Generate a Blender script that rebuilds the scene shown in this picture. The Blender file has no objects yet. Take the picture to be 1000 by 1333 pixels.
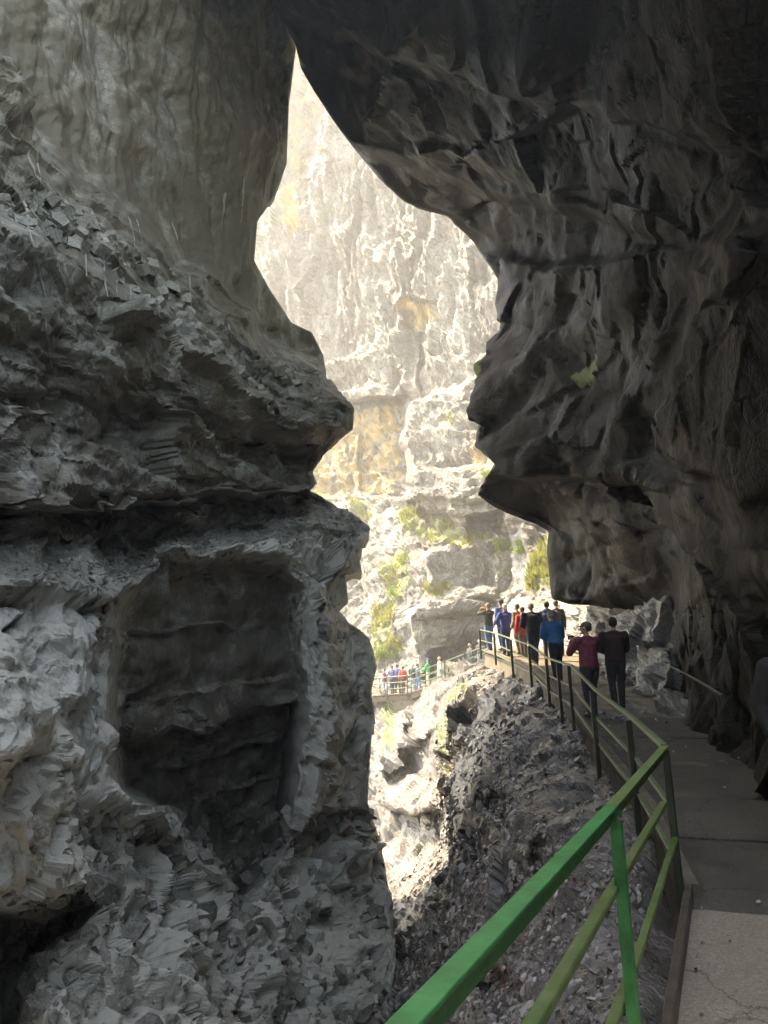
import bpy, bmesh, math, random
import numpy as np
from mathutils import Vector, Matrix
R = math.radians
random.seed(7); RNG = np.random.default_rng(11)
SC = bpy.context.scene
COL = SC.collection

# ------------------------------------------------------------------ camera
F = 1007.0                       # focal length in photo pixels (photo 1000 x 1333)
PITCH, ROLL = R(11.5), R(1.2)
EYE = np.array([0.0, 0.0, 1.6])
_f = np.array([0, math.cos(PITCH), math.sin(PITCH)])
_u0 = np.array([0, -math.sin(PITCH), math.cos(PITCH)])
_r0 = np.array([1.0, 0, 0])
CR = _r0 * math.cos(ROLL) - _u0 * math.sin(ROLL)
CU = _u0 * math.cos(ROLL) + _r0 * math.sin(ROLL)
cam = bpy.data.cameras.new('camera'); cam.sensor_width = 36; cam.lens = 36 * F / 1333
cam.clip_end = 800; cam.clip_start = 0.05
camo = bpy.data.objects.new('camera', cam); COL.objects.link(camo)
M = Matrix(((CR[0], CU[0], -_f[0], EYE[0]), (CR[1], CU[1], -_f[1], EYE[1]), (CR[2], CU[2], -_f[2], EYE[2]), (0, 0, 0, 1)))
camo.matrix_world = M
SC.camera = camo

# ------------------------------------------------------------------ light
SUN_DIR = Vector((-0.46, 0.24, 0.85)).normalized()      # towards the sun
w = bpy.data.worlds.new('World'); SC.world = w; w.use_nodes = True
nt = w.node_tree; bg = nt.nodes['Background']
sky = nt.nodes.new('ShaderNodeTexSky'); sky.sky_type = 'NISHITA'; sky.sun_disc = False
sky.sun_elevation = math.asin(SUN_DIR.z); sky.sun_rotation = math.atan2(SUN_DIR.x, SUN_DIR.y)
nt.links.new(sky.outputs[0], bg.inputs[0]); bg.inputs[1].default_value = 0.15
sl = bpy.data.lights.new('sun', 'SUN'); sl.energy = 2.0; sl.angle = R(0.5); sl.color = (1, 0.97, 0.92)
so = bpy.data.objects.new('sun', sl); COL.objects.link(so)
so.rotation_euler = (-SUN_DIR).to_track_quat('-Z', 'Y').to_euler()
so.location = (-20, 30, 60)
SC.view_settings.view_transform = 'Standard'; SC.view_settings.look = 'None'
SC.view_settings.exposure = 3.15; SC.view_settings.gamma = 1.0
SC.view_settings.use_white_balance = True; SC.view_settings.white_balance_temperature = 10300
SC.render.engine = 'CYCLES'
SC.cycles.max_bounces = 8; SC.cycles.diffuse_bounces = 2; SC.cycles.glossy_bounces = 3
SC.cycles.use_denoising = True; SC.cycles.adaptive_threshold = 0.02

# ------------------------------------------------------------------ maths helpers
def ray(px, py):
    px = np.asarray(px, float); py = np.asarray(py, float)
    return _f + ((px - 500) / F)[..., None] * CR + ((666.5 - py) / F)[..., None] * CU
def at(px, py, Y):
    r = ray(px, py)
    return EYE + r * (np.asarray(Y, float) / r[..., 1])[..., None]
def P3(px, py, Y): return Vector(at(px, py, Y))
def hsh(ix, iy, iz, s):
    h = (ix.astype(np.int64) * 374761393 + iy.astype(np.int64) * 668265263 + iz.astype(np.int64) * 2147483647 + s * 1274126177) & 0xffffffff
    h = ((h ^ (h >> 13)) * 1274126177) & 0xffffffff
    h = ((h ^ (h >> 16)) * 2246822519) & 0xffffffff
    return ((h ^ (h >> 15)) & 0xffffff).astype(np.float32) / np.float32(0xffffff)
def vnoise(P, s=0):
    """smooth value noise, about -1..1"""
    i = np.floor(P).astype(np.int64); f = (P - i).astype(np.float32)
    f = f * f * f * (f * (f * 6 - 15) + 10)
    out = 0
    for dx in (0, 1):
        wx = f[:, 0] if dx else 1 - f[:, 0]
        for dy in (0, 1):
            wy = f[:, 1] if dy else 1 - f[:, 1]
            for dz in (0, 1):
                wz = f[:, 2] if dz else 1 - f[:, 2]
                out = out + wx * wy * wz * hsh(i[:, 0] + dx, i[:, 1] + dy, i[:, 2] + dz, s)
    return out * 2 - 1
def fbm(P, oct=4, s=0, gain=0.5):
    o = 0; a = 1.0; t = 0
    for k in range(oct):
        o = o + a * vnoise(P * (2.03 ** k) + k * 17.3, s + k); t += a; a *= gain
    return o / t
_dr = np.random.default_rng(3); _D4 = _dr.normal(size=(48, 5, 3)); _D4 /= np.linalg.norm(_D4, axis=-1, keepdims=True); _D4 = _D4.astype(np.float32)
_q, _ = np.linalg.qr(_dr.normal(size=(3, 3)))
def facets(P, s=0, tilt=0.8, S=3.3, r=0.3):
    """fractured rock: upper envelope of flat-faced, sharp-edged polyhedral blocks on a jittered lattice; about -1..1"""
    P = P @ _q + s * 0.37
    i = np.floor(P - .5).astype(np.int64)
    val = np.full(len(P), -9, np.float32)
    for dx in (0, 1):
        for dy in (0, 1):
            for dz in (0, 1):
                cx, cy, cz = i[:, 0] + dx, i[:, 1] + dy, i[:, 2] + dz
                h = hsh(cx, cy, cz, s)
                q = np.stack([P[:, 0] - (cx + .25 + .5 * h), P[:, 1] - (cy + .25 + .5 * ((h * 7.31) % 1)), P[:, 2] - (cz + .25 + .5 * ((h * 53.7) % 1))], -1).astype(np.float32)
                A = _D4[(h * 47.99).astype(np.int64)]
                m = np.einsum('nkj,nj->nk', A, q)
                v = (h * 131.3) % 1 * 1.3 + tilt * m[:, 0] * ((h * 77.7) % 1 * 2 - 1) * 1.6 - S * np.maximum(0, m[:, 1:].max(1) - r)
                np.maximum(val, v, out=val)
    return val - 0.75
def strata(P, h, s=0):
    """horizontal beds of random projection with crisp edges; about -1..1"""
    wv = 0.28 * vnoise(P * np.array([.3, .3, .2]) / h * .6, s + 9) + 0.1 * vnoise(P / h * 1.5, s + 8)
    z = P[:, 2] / h + wv
    k = np.floor(z); f = z - k
    zero = np.zeros_like(k)
    seg = np.floor(P[:, 0] / (h * 7) + P[:, 1] / (h * 9) + 3 * hsh(k, zero, zero, s + 4))
    a = hsh(k, seg, zero, s) * 2 - 1; b = hsh(k + 1, seg, zero, s) * 2 - 1
    t = np.clip((f - 0.93) / 0.07, 0, 1); t = t * t * (3 - 2 * t)
    return a * (1 - t) + b * t
def sst(x, a, b):
    t = np.clip((x - a) / (b - a), 0, 1); return t * t * (3 - 2 * t)
def polysd(px, py, poly):
    """signed distance to a polygon (negative inside)"""
    d = np.full(px.shape, 1e9); ins = np.zeros(px.shape, bool)
    n = len(poly)
    for i in range(n):
        x0, y0 = poly[i]; x1, y1 = poly[(i + 1) % n]
        ex, ey = x1 - x0, y1 - y0; wx, wy = px - x0, py - y0
        t = np.clip((wx * ex + wy * ey) / (ex * ex + ey * ey + 1e-9), 0, 1)
        d = np.minimum(d, (wx - ex * t) ** 2 + (wy - ey * t) ** 2)
        c = ((y0 <= py) & (y1 > py)) | ((y1 <= py) & (y0 > py))
        with np.errstate(divide='ignore', invalid='ignore'):
            xi = x0 + (py - y0) * ex / (ey if ey else 1e-9)
        ins ^= c & (px < xi)
    d = np.sqrt(d); return np.where(ins, -d, d)
def below(px, py, line):
    """how far (pixels) a point lies below a polyline given left to right"""
    xs, ys = zip(*line); return py - np.interp(px, xs, ys)
class RBF:
    def __init__(s, pts):
        a = np.array(pts, float); s.c = a[:, :2] / 400; n = len(a)
        K = s.k(s.c, s.c) + 1e-3 * np.eye(n); Q = np.c_[np.ones(n), s.c]
        A = np.block([[K, Q], [Q.T, np.zeros((3, 3))]])
        s.w = np.linalg.solve(A, np.r_[np.log(a[:, 2]), np.zeros(3)])
    def k(s, a, b):
        r = np.sqrt(((a[:, None] - b[None]) ** 2).sum(-1)); return r
    def __call__(s, px, py):
        q = np.c_[px.ravel(), py.ravel()] / 400
        v = s.k(q, s.c) @ s.w[:-3] + np.c_[np.ones(len(q)), q] @ s.w[-3:]
        return np.exp(v).reshape(px.shape)
def blur(A, n):
    for _ in range(n):
        B = np.pad(A, ((1, 1), (1, 1), (0, 0)), mode='edge')
        A = (B[:-2, 1:-1] + B[2:, 1:-1] + B[1:-1, :-2] + B[1:-1, 2:] + B[1:-1, 1:-1] * 2) / 6
    return A
def boxblur(A, r):
    for ax in (0, 1):
        w = min(r, A.shape[ax] // 2 - 1)
        B = np.pad(A, [(w + 1, w) if k == ax else (0, 0) for k in range(3)], mode='edge')
        c = np.cumsum(B, axis=ax); n = A.shape[ax]
        hi = np.take(c, np.arange(2 * w + 1, 2 * w + 1 + n), axis=ax); lo = np.take(c, np.arange(0, n), axis=ax)
        A = (hi - lo) / (2 * w + 1)
    return A
def soft_normals(P, r=16):
    n = grid_normals(boxblur(boxblur(P, r), r)); n = boxblur(n, r)
    m = n.reshape(-1, 3).mean(0); n = n + 0.9 * m / np.linalg.norm(m)
    return n / (np.linalg.norm(n, axis=-1, keepdims=True) + 1e-9)
def grid_normals(P, toward=EYE):
    du = np.gradient(P, axis=1); dv = np.gradient(P, axis=0)
    n = np.cross(du, dv); n /= np.linalg.norm(n, axis=-1, keepdims=True) + 1e-9
    s = np.sign((n * (toward - P)).sum(-1, keepdims=True)); s[s == 0] = 1
    return n * s
def facing(P, toward=EYE):
    """1 where a surface faces the viewer, falling to 0.25 where it runs away from the viewer"""
    n = grid_normals(boxblur(P, 4)); v = toward - P; v = v / np.linalg.norm(v, axis=-1, keepdims=True)
    return np.clip(boxblur((n * v).sum(-1)[..., None], 3)[..., 0] * 2.3, .12, 1)
def calm(P2, P, n=6):
    """smooth the displaced sheet where it runs away from the viewer, so stretched cells do not comb"""
    k = np.clip((facing(P) - .15) / .3, 0, 1)[..., None]
    return blur(P2, n) * (1 - k) + P2 * k
def grid_mesh(name, P, mat, smooth=False, attrs=None):
    h, wd = P.shape[:2]
    me = bpy.data.meshes.new(name)
    me.vertices.add(h * wd); me.vertices.foreach_set('co', np.ascontiguousarray(P, dtype=np.float32).ravel())
    idx = np.arange(h * wd).reshape(h, wd)
    q = np.stack([idx[:-1, :-1], idx[1:, :-1], idx[1:, 1:], idx[:-1, 1:]], -1).reshape(-1, 4)
    me.loops.add(q.size); me.polygons.add(len(q))
    me.loops.foreach_set('vertex_index', q.ravel().astype(np.int32))
    me.polygons.foreach_set('loop_start', np.arange(0, q.size, 4, dtype=np.int32))
    me.update(calc_edges=True)
    me.polygons.foreach_set('use_smooth', np.full(len(q), smooth, dtype=bool))
    for k, a in (attrs or {}).items():
        at_ = me.attributes.new(k, 'FLOAT', 'POINT'); at_.data.foreach_set('value', np.ascontiguousarray(a, dtype=np.float32).ravel())
    me.materials.append(mat)
    o = bpy.data.objects.new(name, me); COL.objects.link(o)
    return o
def resample(P, chans, cap=10.0):
    """spread grid lines evenly over the real surface so that steps away from the viewer keep enough vertices"""
    A = np.concatenate([P] + [c[..., None] for c in chans], -1)
    for ax in (0, 1):
        B = A if ax == 0 else A.transpose(1, 0, 2)
        d = np.linalg.norm(np.diff(B[..., :3], axis=0), axis=-1) / np.maximum(.5, B[1:, :, 1])
        med = np.median(d[len(d) // 6: -len(d) // 6]) + 1e-9
        d = np.clip(d, med * .6, med * cap)
        k = 9; d = np.stack([np.convolve(np.pad(r, k, mode='edge'), np.ones(2 * k + 1) / (2 * k + 1), 'valid') for r in d])
        c = np.concatenate([np.zeros((1, d.shape[1])), np.cumsum(d, 0)], 0); c /= c[-1:]
        t = np.linspace(0, 1, len(B)); idx = np.arange(len(B), dtype=float); out = np.empty_like(B)
        for j in range(B.shape[1]):
            u = np.interp(t, c[:, j], idx); i0 = np.minimum(u.astype(int), len(B) - 2); f = (u - i0)[:, None]
            out[:, j] = B[i0, j] * (1 - f) + B[i0 + 1, j] * f
        A = out if ax == 0 else out.transpose(1, 0, 2)
    A = np.ascontiguousarray(A); return A[..., :3], [A[..., 3 + i] for i in range(len(chans))]
def dense(segs):
    """1-D samples from [(start, end, count), ...]"""
    return np.unique(np.concatenate([np.linspace(a, b, n) for a, b, n in segs]))

# ------------------------------------------------------------------ materials
def new_mat(name):
    m = bpy.data.materials.new(name); m.use_nodes = True
    n = m.node_tree.nodes; return m, n, m.node_tree.links, n['Principled BSDF']
def ramp(n, stops):
    r = n.new('ShaderNodeValToRGB'); e = r.color_ramp.elements
    e[0].position, e[0].color = stops[0][0], (*stops[0][1], 1)
    e[1].position, e[1].color = stops[-1][0], (*stops[-1][1], 1)
    for p, c in stops[1:-1]:
        x = e.new(p); x.color = (*c, 1)
    return r
def rock_mat(name, dark, mid, light, scale=1.0, streak=0.0, rough=(0.5, 0.85), bump=0.35, stain_or_shade=None, moss_or_lit=None, wet=0.0, spec=0.5, crack=0.75):
    m, n, l, b = new_mat(name)
    tc = n.new('ShaderNodeTexCoord')
    mp = n.new('ShaderNodeMapping'); mp.inputs['Scale'].default_value = (scale, scale, scale * (0.25 if streak else 1))
    l.new(tc.outputs['Object'], mp.inputs[0])
    n1 = n.new('ShaderNodeTexNoise'); n1.inputs['Scale'].default_value = 0.7; n1.inputs['Detail'].default_value = 6; n1.inputs['Roughness'].default_value = 0.68
    l.new(mp.outputs[0], n1.inputs[0])
    r = ramp(n, [(0.3, dark), (0.5, mid), (0.72, light)]); l.new(n1.outputs[0], r.inputs[0])
    col = r.outputs[0]
    n2 = n.new('ShaderNodeTexNoise'); n2.inputs['Scale'].default_value = 9 * scale; n2.inputs['Detail'].default_value = 3; n2.inputs['Roughness'].default_value = 0.7
    l.new(tc.outputs['Object'], n2.inputs[0])
    r2 = ramp(n, [(0.3, (0.55, 0.55, 0.55)), (0.7, (1.3, 1.3, 1.3))]); l.new(n2.outputs[0], r2.inputs[0])
    mx = n.new('ShaderNodeMix'); mx.data_type = 'RGBA'; mx.blend_type = 'MULTIPLY'; mx.inputs[0].default_value = 0.8
    l.new(col, mx.inputs[6]); l.new(r2.outputs[0], mx.inputs[7]); col = mx.outputs[2]
    n3 = n.new('ShaderNodeTexNoise'); n3.inputs['Scale'].default_value = 34 * scale; n3.inputs['Detail'].default_value = 2; n3.inputs['Roughness'].default_value = 0.75
    l.new(tc.outputs['Object'], n3.inputs[0])
    r3 = ramp(n, [(0.35, (0.5, 0.5, 0.5)), (0.66, (1.35, 1.35, 1.35))]); l.new(n3.outputs[0], r3.inputs[0])
    mx = n.new('ShaderNodeMix'); mx.data_type = 'RGBA'; mx.blend_type = 'MULTIPLY'; mx.inputs[0].default_value = 0.7
    l.new(col, mx.inputs[6]); l.new(r3.outputs[0], mx.inputs[7]); col = mx.outputs[2]
    wp = n.new('ShaderNodeMix'); wp.data_type = 'RGBA'; wp.inputs[0].default_value = 0.22; l.new(tc.outputs['Object'], wp.inputs[6]); l.new(n1.outputs[1], wp.inputs[7])
    heights = []
    for vs, wid in ((2.2 * scale, 0.025),):
        mpv = n.new('ShaderNodeMapping'); mpv.inputs['Scale'].default_value = (1, 1, 1.5); l.new(wp.outputs[2], mpv.inputs[0])
        vo = n.new('ShaderNodeTexVoronoi'); vo.feature = 'DISTANCE_TO_EDGE'; vo.inputs['Scale'].default_value = vs; l.new(mpv.outputs[0], vo.inputs[0])
        mrv = n.new('ShaderNodeMapRange'); l.new(vo.outputs[0], mrv.inputs[0]); mrv.inputs[1].default_value = 0.0; mrv.inputs[2].default_value = wid; mrv.inputs[3].default_value = 0.35; mrv.inputs[4].default_value = 1.0
        mx = n.new('ShaderNodeMix'); mx.data_type = 'RGBA'; mx.blend_type = 'MULTIPLY'; mx.inputs[0].default_value = crack
        l.new(col, mx.inputs[6]); l.new(mrv.outputs[0], mx.inputs[7]); col = mx.outputs[2]; heights.append(mrv.outputs[0])
    def attr_mix(col, attr, c, breakup=6.0):
        a = n.new('ShaderNodeAttribute'); a.attribute_name = attr
        nn = n.new('ShaderNodeTexNoise'); nn.inputs['Scale'].default_value = breakup * scale; nn.inputs['Detail'].default_value = 4
        l.new(tc.outputs['Object'], nn.inputs[0])
        ma = n.new('ShaderNodeMath'); ma.operation = 'MULTIPLY_ADD'; l.new(nn.outputs[0], ma.inputs[0]); ma.inputs[1].default_value = 1.6; ma.inputs[2].default_value = -0.8
        ad = n.new('ShaderNodeMath'); ad.operation = 'ADD'; l.new(ma.outputs[0], ad.inputs[0]); l.new(a.outputs['Fac'], ad.inputs[1])
        mr = n.new('ShaderNodeMapRange'); l.new(ad.outputs[0], mr.inputs[0]); mr.inputs[1].default_value = 0.35; mr.inputs[2].default_value = 0.75
        x = n.new('ShaderNodeMix'); x.data_type = 'RGBA'; l.new(mr.outputs[0], x.inputs[0]); l.new(col, x.inputs[6]); x.inputs[7].default_value = (*c, 1)
        return x.outputs[2]
    if stain_or_shade: col = attr_mix(col, 'stain_or_shade', stain_or_shade, 2.0)
    if moss_or_lit: col = attr_mix(col, 'moss_or_lit', moss_or_lit, 5.0)
    l.new(col, b.inputs['Base Color'])
    mr = n.new('ShaderNodeMapRange'); l.new(n1.outputs[0], mr.inputs[0]); mr.inputs[1].default_value = 0.35; mr.inputs[2].default_value = 0.65
    mr.inputs[3].default_value = rough[0]; mr.inputs[4].default_value = rough[1]; l.new(mr.outputs[0], b.inputs['Roughness'])
    b.inputs['Specular IOR Level'].default_value = spec
    if wet: b.inputs['Coat Weight'].default_value = wet; b.inputs['Coat Roughness'].default_value = 0.18
    bp = n.new('ShaderNodeBump'); bp.inputs['Strength'].default_value = bump; bp.inputs['Distance'].default_value = 0.08 / scale
    ad = n.new('ShaderNodeMath'); ad.operation = 'ADD'; l.new(n2.outputs[0], ad.inputs[0]); l.new(n1.outputs[0], ad.inputs[1])
    for hh in heights + [n3.outputs[0]]:
        a2 = n.new('ShaderNodeMath'); a2.operation = 'MULTIPLY_ADD'; l.new(hh, a2.inputs[0]); a2.inputs[1].default_value = 0.5; l.new(ad.outputs[0], a2.inputs[2]); ad = a2
    l.new(ad.outputs[0], bp.inputs['Height']); l.new(bp.outputs[0], b.inputs['Normal'])
    if wet: l.new(bp.outputs[0], b.inputs['Coat Normal'])
    return m
M_left = rock_mat('limestone_near', (0.11, 0.108, 0.095), (0.27, 0.262, 0.23), (0.43, 0.415, 0.365), 1.0, stain_or_shade=(0.12, 0.108, 0.08), moss_or_lit=(0.46, 0.447, 0.4))  # last two colours
M_right = rock_mat('limestone_overhang', spec=0.12, dark=(0.008, 0.0078, 0.007), mid=(0.019, 0.018, 0.0155), light=(0.048, 0.041, 0.033), scale=0.9, rough=(0.4, 0.8), stain_or_shade=(0.12, 0.085, 0.06), moss_or_lit=(0.2, 0.24, 0.1))
M_mid = rock_mat('wet_limestone', (0.06, 0.055, 0.053), (0.17, 0.16, 0.155), (0.33, 0.31, 0.3), 1.3, rough=(0.22, 0.5), bump=0.6, stain_or_shade=(0.2, 0.2, 0.2), moss_or_lit=(0.09, 0.13, 0.025), wet=0.5)
M_arch = rock_mat('pale_lit_limestone', (0.13, 0.125, 0.125), (0.33, 0.32, 0.31), (0.5, 0.48, 0.45), 1.6, rough=(0.25, 0.6), bump=0.6, moss_or_lit=(0.09, 0.13, 0.025), wet=0.4)  # pale broken rock, base colour lightened to look lit beyond the arch
M_far = rock_mat('sunlit_limestone', (0.08, 0.074, 0.064), (0.22, 0.208, 0.19), (0.41, 0.395, 0.37), 0.35, streak=1, bump=0.6, stain_or_shade=(0.42, 0.3, 0.13), moss_or_lit=(0.24, 0.25, 0.07))

def simple_mat(name, c, rough=0.6, noise=0.25, scale=20.0, metal=0.0, bump=0.1, c2=None, tscale=None):
    m, n, l, b = new_mat(name)
    tc = n.new('ShaderNodeTexCoord')
    n1 = n.new('ShaderNodeTexNoise'); n1.inputs['Scale'].default_value = scale; n1.inputs['Detail'].default_value = 7; n1.inputs['Roughness'].default_value = 0.65
    l.new(tc.outputs['Object'], n1.inputs[0])
    c2_ = c2 or tuple(min(1, x * (1 + noise)) for x in c)
    r = ramp(n, [(0.35, tuple(x * (1 - noise) for x in c)), (0.65, c2_)]); l.new(n1.outputs[0], r.inputs[0])
    l.new(r.outputs[0], b.inputs['Base Color']); b.inputs['Roughness'].default_value = rough; b.inputs['Metallic'].default_value = metal
    if bump:
        bp = n.new('ShaderNodeBump'); bp.inputs['Strength'].default_value = bump; bp.inputs['Distance'].default_value = 0.02
        l.new(n1.outputs[0], bp.inputs['Height']); l.new(bp.outputs[0], b.inputs['Normal'])
    return m
def concrete_mat(name, a, b, damp, amount):
    """worn concrete with aggregate, damp blotches and hairline cracks"""
    m, n, l, bs = new_mat(name); tc = n.new('ShaderNodeTexCoord')
    def noise(sc, det=6):
        x = n.new('ShaderNodeTexNoise'); x.inputs['Scale'].default_value = sc; x.inputs['Detail'].default_value = det; x.inputs['Roughness'].default_value = .7; l.new(tc.outputs['Object'], x.inputs[0]); return x
    f, g, bl = noise(45), noise(140, 3), noise(1.6, 7)
    r = ramp(n, [(.34, a), (.66, b)]); l.new(f.outputs[0], r.inputs[0])
    r2 = ramp(n, [(.36, (.4, .4, .4)), (.6, (1.15, 1.15, 1.15))]); l.new(g.outputs[0], r2.inputs[0])
    mx = n.new('ShaderNodeMix'); mx.data_type = 'RGBA'; mx.blend_type = 'MULTIPLY'; mx.inputs[0].default_value = .7; l.new(r.outputs[0], mx.inputs[6]); l.new(r2.outputs[0], mx.inputs[7])
    mr = n.new('ShaderNodeMapRange'); l.new(bl.outputs[0], mr.inputs[0]); mr.inputs[1].default_value = .42; mr.inputs[2].default_value = .62; mr.inputs[4].default_value = amount
    m2 = n.new('ShaderNodeMix'); m2.data_type = 'RGBA'; l.new(mr.outputs[0], m2.inputs[0]); l.new(mx.outputs[2], m2.inputs[6]); m2.inputs[7].default_value = (*damp, 1)
    vo = n.new('ShaderNodeTexVoronoi'); vo.feature = 'DISTANCE_TO_EDGE'; vo.inputs['Scale'].default_value = .9
    wp = n.new('ShaderNodeMix'); wp.data_type = 'RGBA'; wp.inputs[0].default_value = .3; l.new(tc.outputs['Object'], wp.inputs[6]); l.new(bl.outputs[1], wp.inputs[7]); l.new(wp.outputs[2], vo.inputs[0])
    cr = n.new('ShaderNodeMapRange'); l.new(vo.outputs[0], cr.inputs[0]); cr.inputs[2].default_value = .006; cr.inputs[3].default_value = .4
    m3 = n.new('ShaderNodeMix'); m3.data_type = 'RGBA'; m3.blend_type = 'MULTIPLY'; m3.inputs[0].default_value = 1; l.new(m2.outputs[2], m3.inputs[6]); l.new(cr.outputs[0], m3.inputs[7]); l.new(m3.outputs[2], bs.inputs['Base Color'])
    ro = n.new('ShaderNodeMapRange'); l.new(mr.outputs[0], ro.inputs[0]); ro.inputs[3].default_value = .9; ro.inputs[4].default_value = .45; l.new(ro.outputs[0], bs.inputs['Roughness'])
    ad = n.new('ShaderNodeMath'); l.new(f.outputs[0], ad.inputs[0]); l.new(g.outputs[0], ad.inputs[1])
    bp = n.new('ShaderNodeBump'); bp.inputs['Strength'].default_value = .7; bp.inputs['Distance'].default_value = .015; l.new(ad.outputs[0], bp.inputs['Height']); l.new(bp.outputs[0], bs.inputs['Normal'])
    return m
M_conc = concrete_mat('path_concrete', (.3, .25, .2), (.55, .475, .39), (.24, .2, .16), .4)
M_wallc = simple_mat('wall_concrete', (0.17, 0.145, 0.115), 0.85, 0.35, 4, bump=0.4)
def paint_mat(name, a, b, under, wear):
    """old gloss paint: mottled colour, grime and chips down to the metal"""
    m, n, l, bs = new_mat(name); tc = n.new('ShaderNodeTexCoord')
    def noise(sc, det=6):
        x = n.new('ShaderNodeTexNoise'); x.inputs['Scale'].default_value = sc; x.inputs['Detail'].default_value = det; x.inputs['Roughness'].default_value = .65; l.new(tc.outputs['Object'], x.inputs[0]); return x
    n1, n2, n3 = noise(3.5), noise(38, 4), noise(11, 8)
    r = ramp(n, [(.35, a), (.68, b)]); l.new(n1.outputs[0], r.inputs[0])
    g = ramp(n, [(.3, (.45, .45, .4)), (.6, (1.1, 1.1, 1.1))]); l.new(n3.outputs[0], g.inputs[0])
    mx = n.new('ShaderNodeMix'); mx.data_type = 'RGBA'; mx.blend_type = 'MULTIPLY'; mx.inputs[0].default_value = .75; l.new(r.outputs[0], mx.inputs[6]); l.new(g.outputs[0], mx.inputs[7])
    ad = n.new('ShaderNodeMath'); ad.operation = 'ADD'; l.new(n2.outputs[0], ad.inputs[0]); l.new(n3.outputs[0], ad.inputs[1])
    ch = n.new('ShaderNodeMapRange'); l.new(ad.outputs[0], ch.inputs[0]); ch.inputs[1].default_value = 1.3 - wear; ch.inputs[2].default_value = 1.34 - wear
    m2 = n.new('ShaderNodeMix'); m2.data_type = 'RGBA'; l.new(ch.outputs[0], m2.inputs[0]); l.new(mx.outputs[2], m2.inputs[6]); m2.inputs[7].default_value = (*under, 1); l.new(m2.outputs[2], bs.inputs['Base Color'])
    rr = n.new('ShaderNodeMapRange'); l.new(n3.outputs[0], rr.inputs[0]); rr.inputs[3].default_value = .3; rr.inputs[4].default_value = .7; l.new(rr.outputs[0], bs.inputs['Roughness'])
    bp = n.new('ShaderNodeBump'); bp.inputs['Strength'].default_value = .25; bp.inputs['Distance'].default_value = .004; l.new(ad.outputs[0], bp.inputs['Height']); l.new(bp.outputs[0], bs.inputs['Normal'])
    return m
M_green = paint_mat('green_paint', (0.02, 0.2, 0.06), (0.05, 0.3, 0.09), (0.12, 0.09, 0.06), .02)
M_worn = paint_mat('worn_green_paint', (0.11, 0.2, 0.06), (0.2, 0.25, 0.1), (0.12, 0.09, 0.06), .08)
M_olive = simple_mat('olive_paint', (0.035, 0.045, 0.03), 0.4, 0.3, 9, bump=0.05)
M_railtop = simple_mat('rail_paint', (0.13, 0.19, 0.1), 0.4, 0.25, 9, bump=0.05)
M_steel = simple_mat('rusty_steel', (0.11, 0.085, 0.065), 0.6, 0.3, 8)

def kind(o, k): o['kind'] = k; return o

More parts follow.
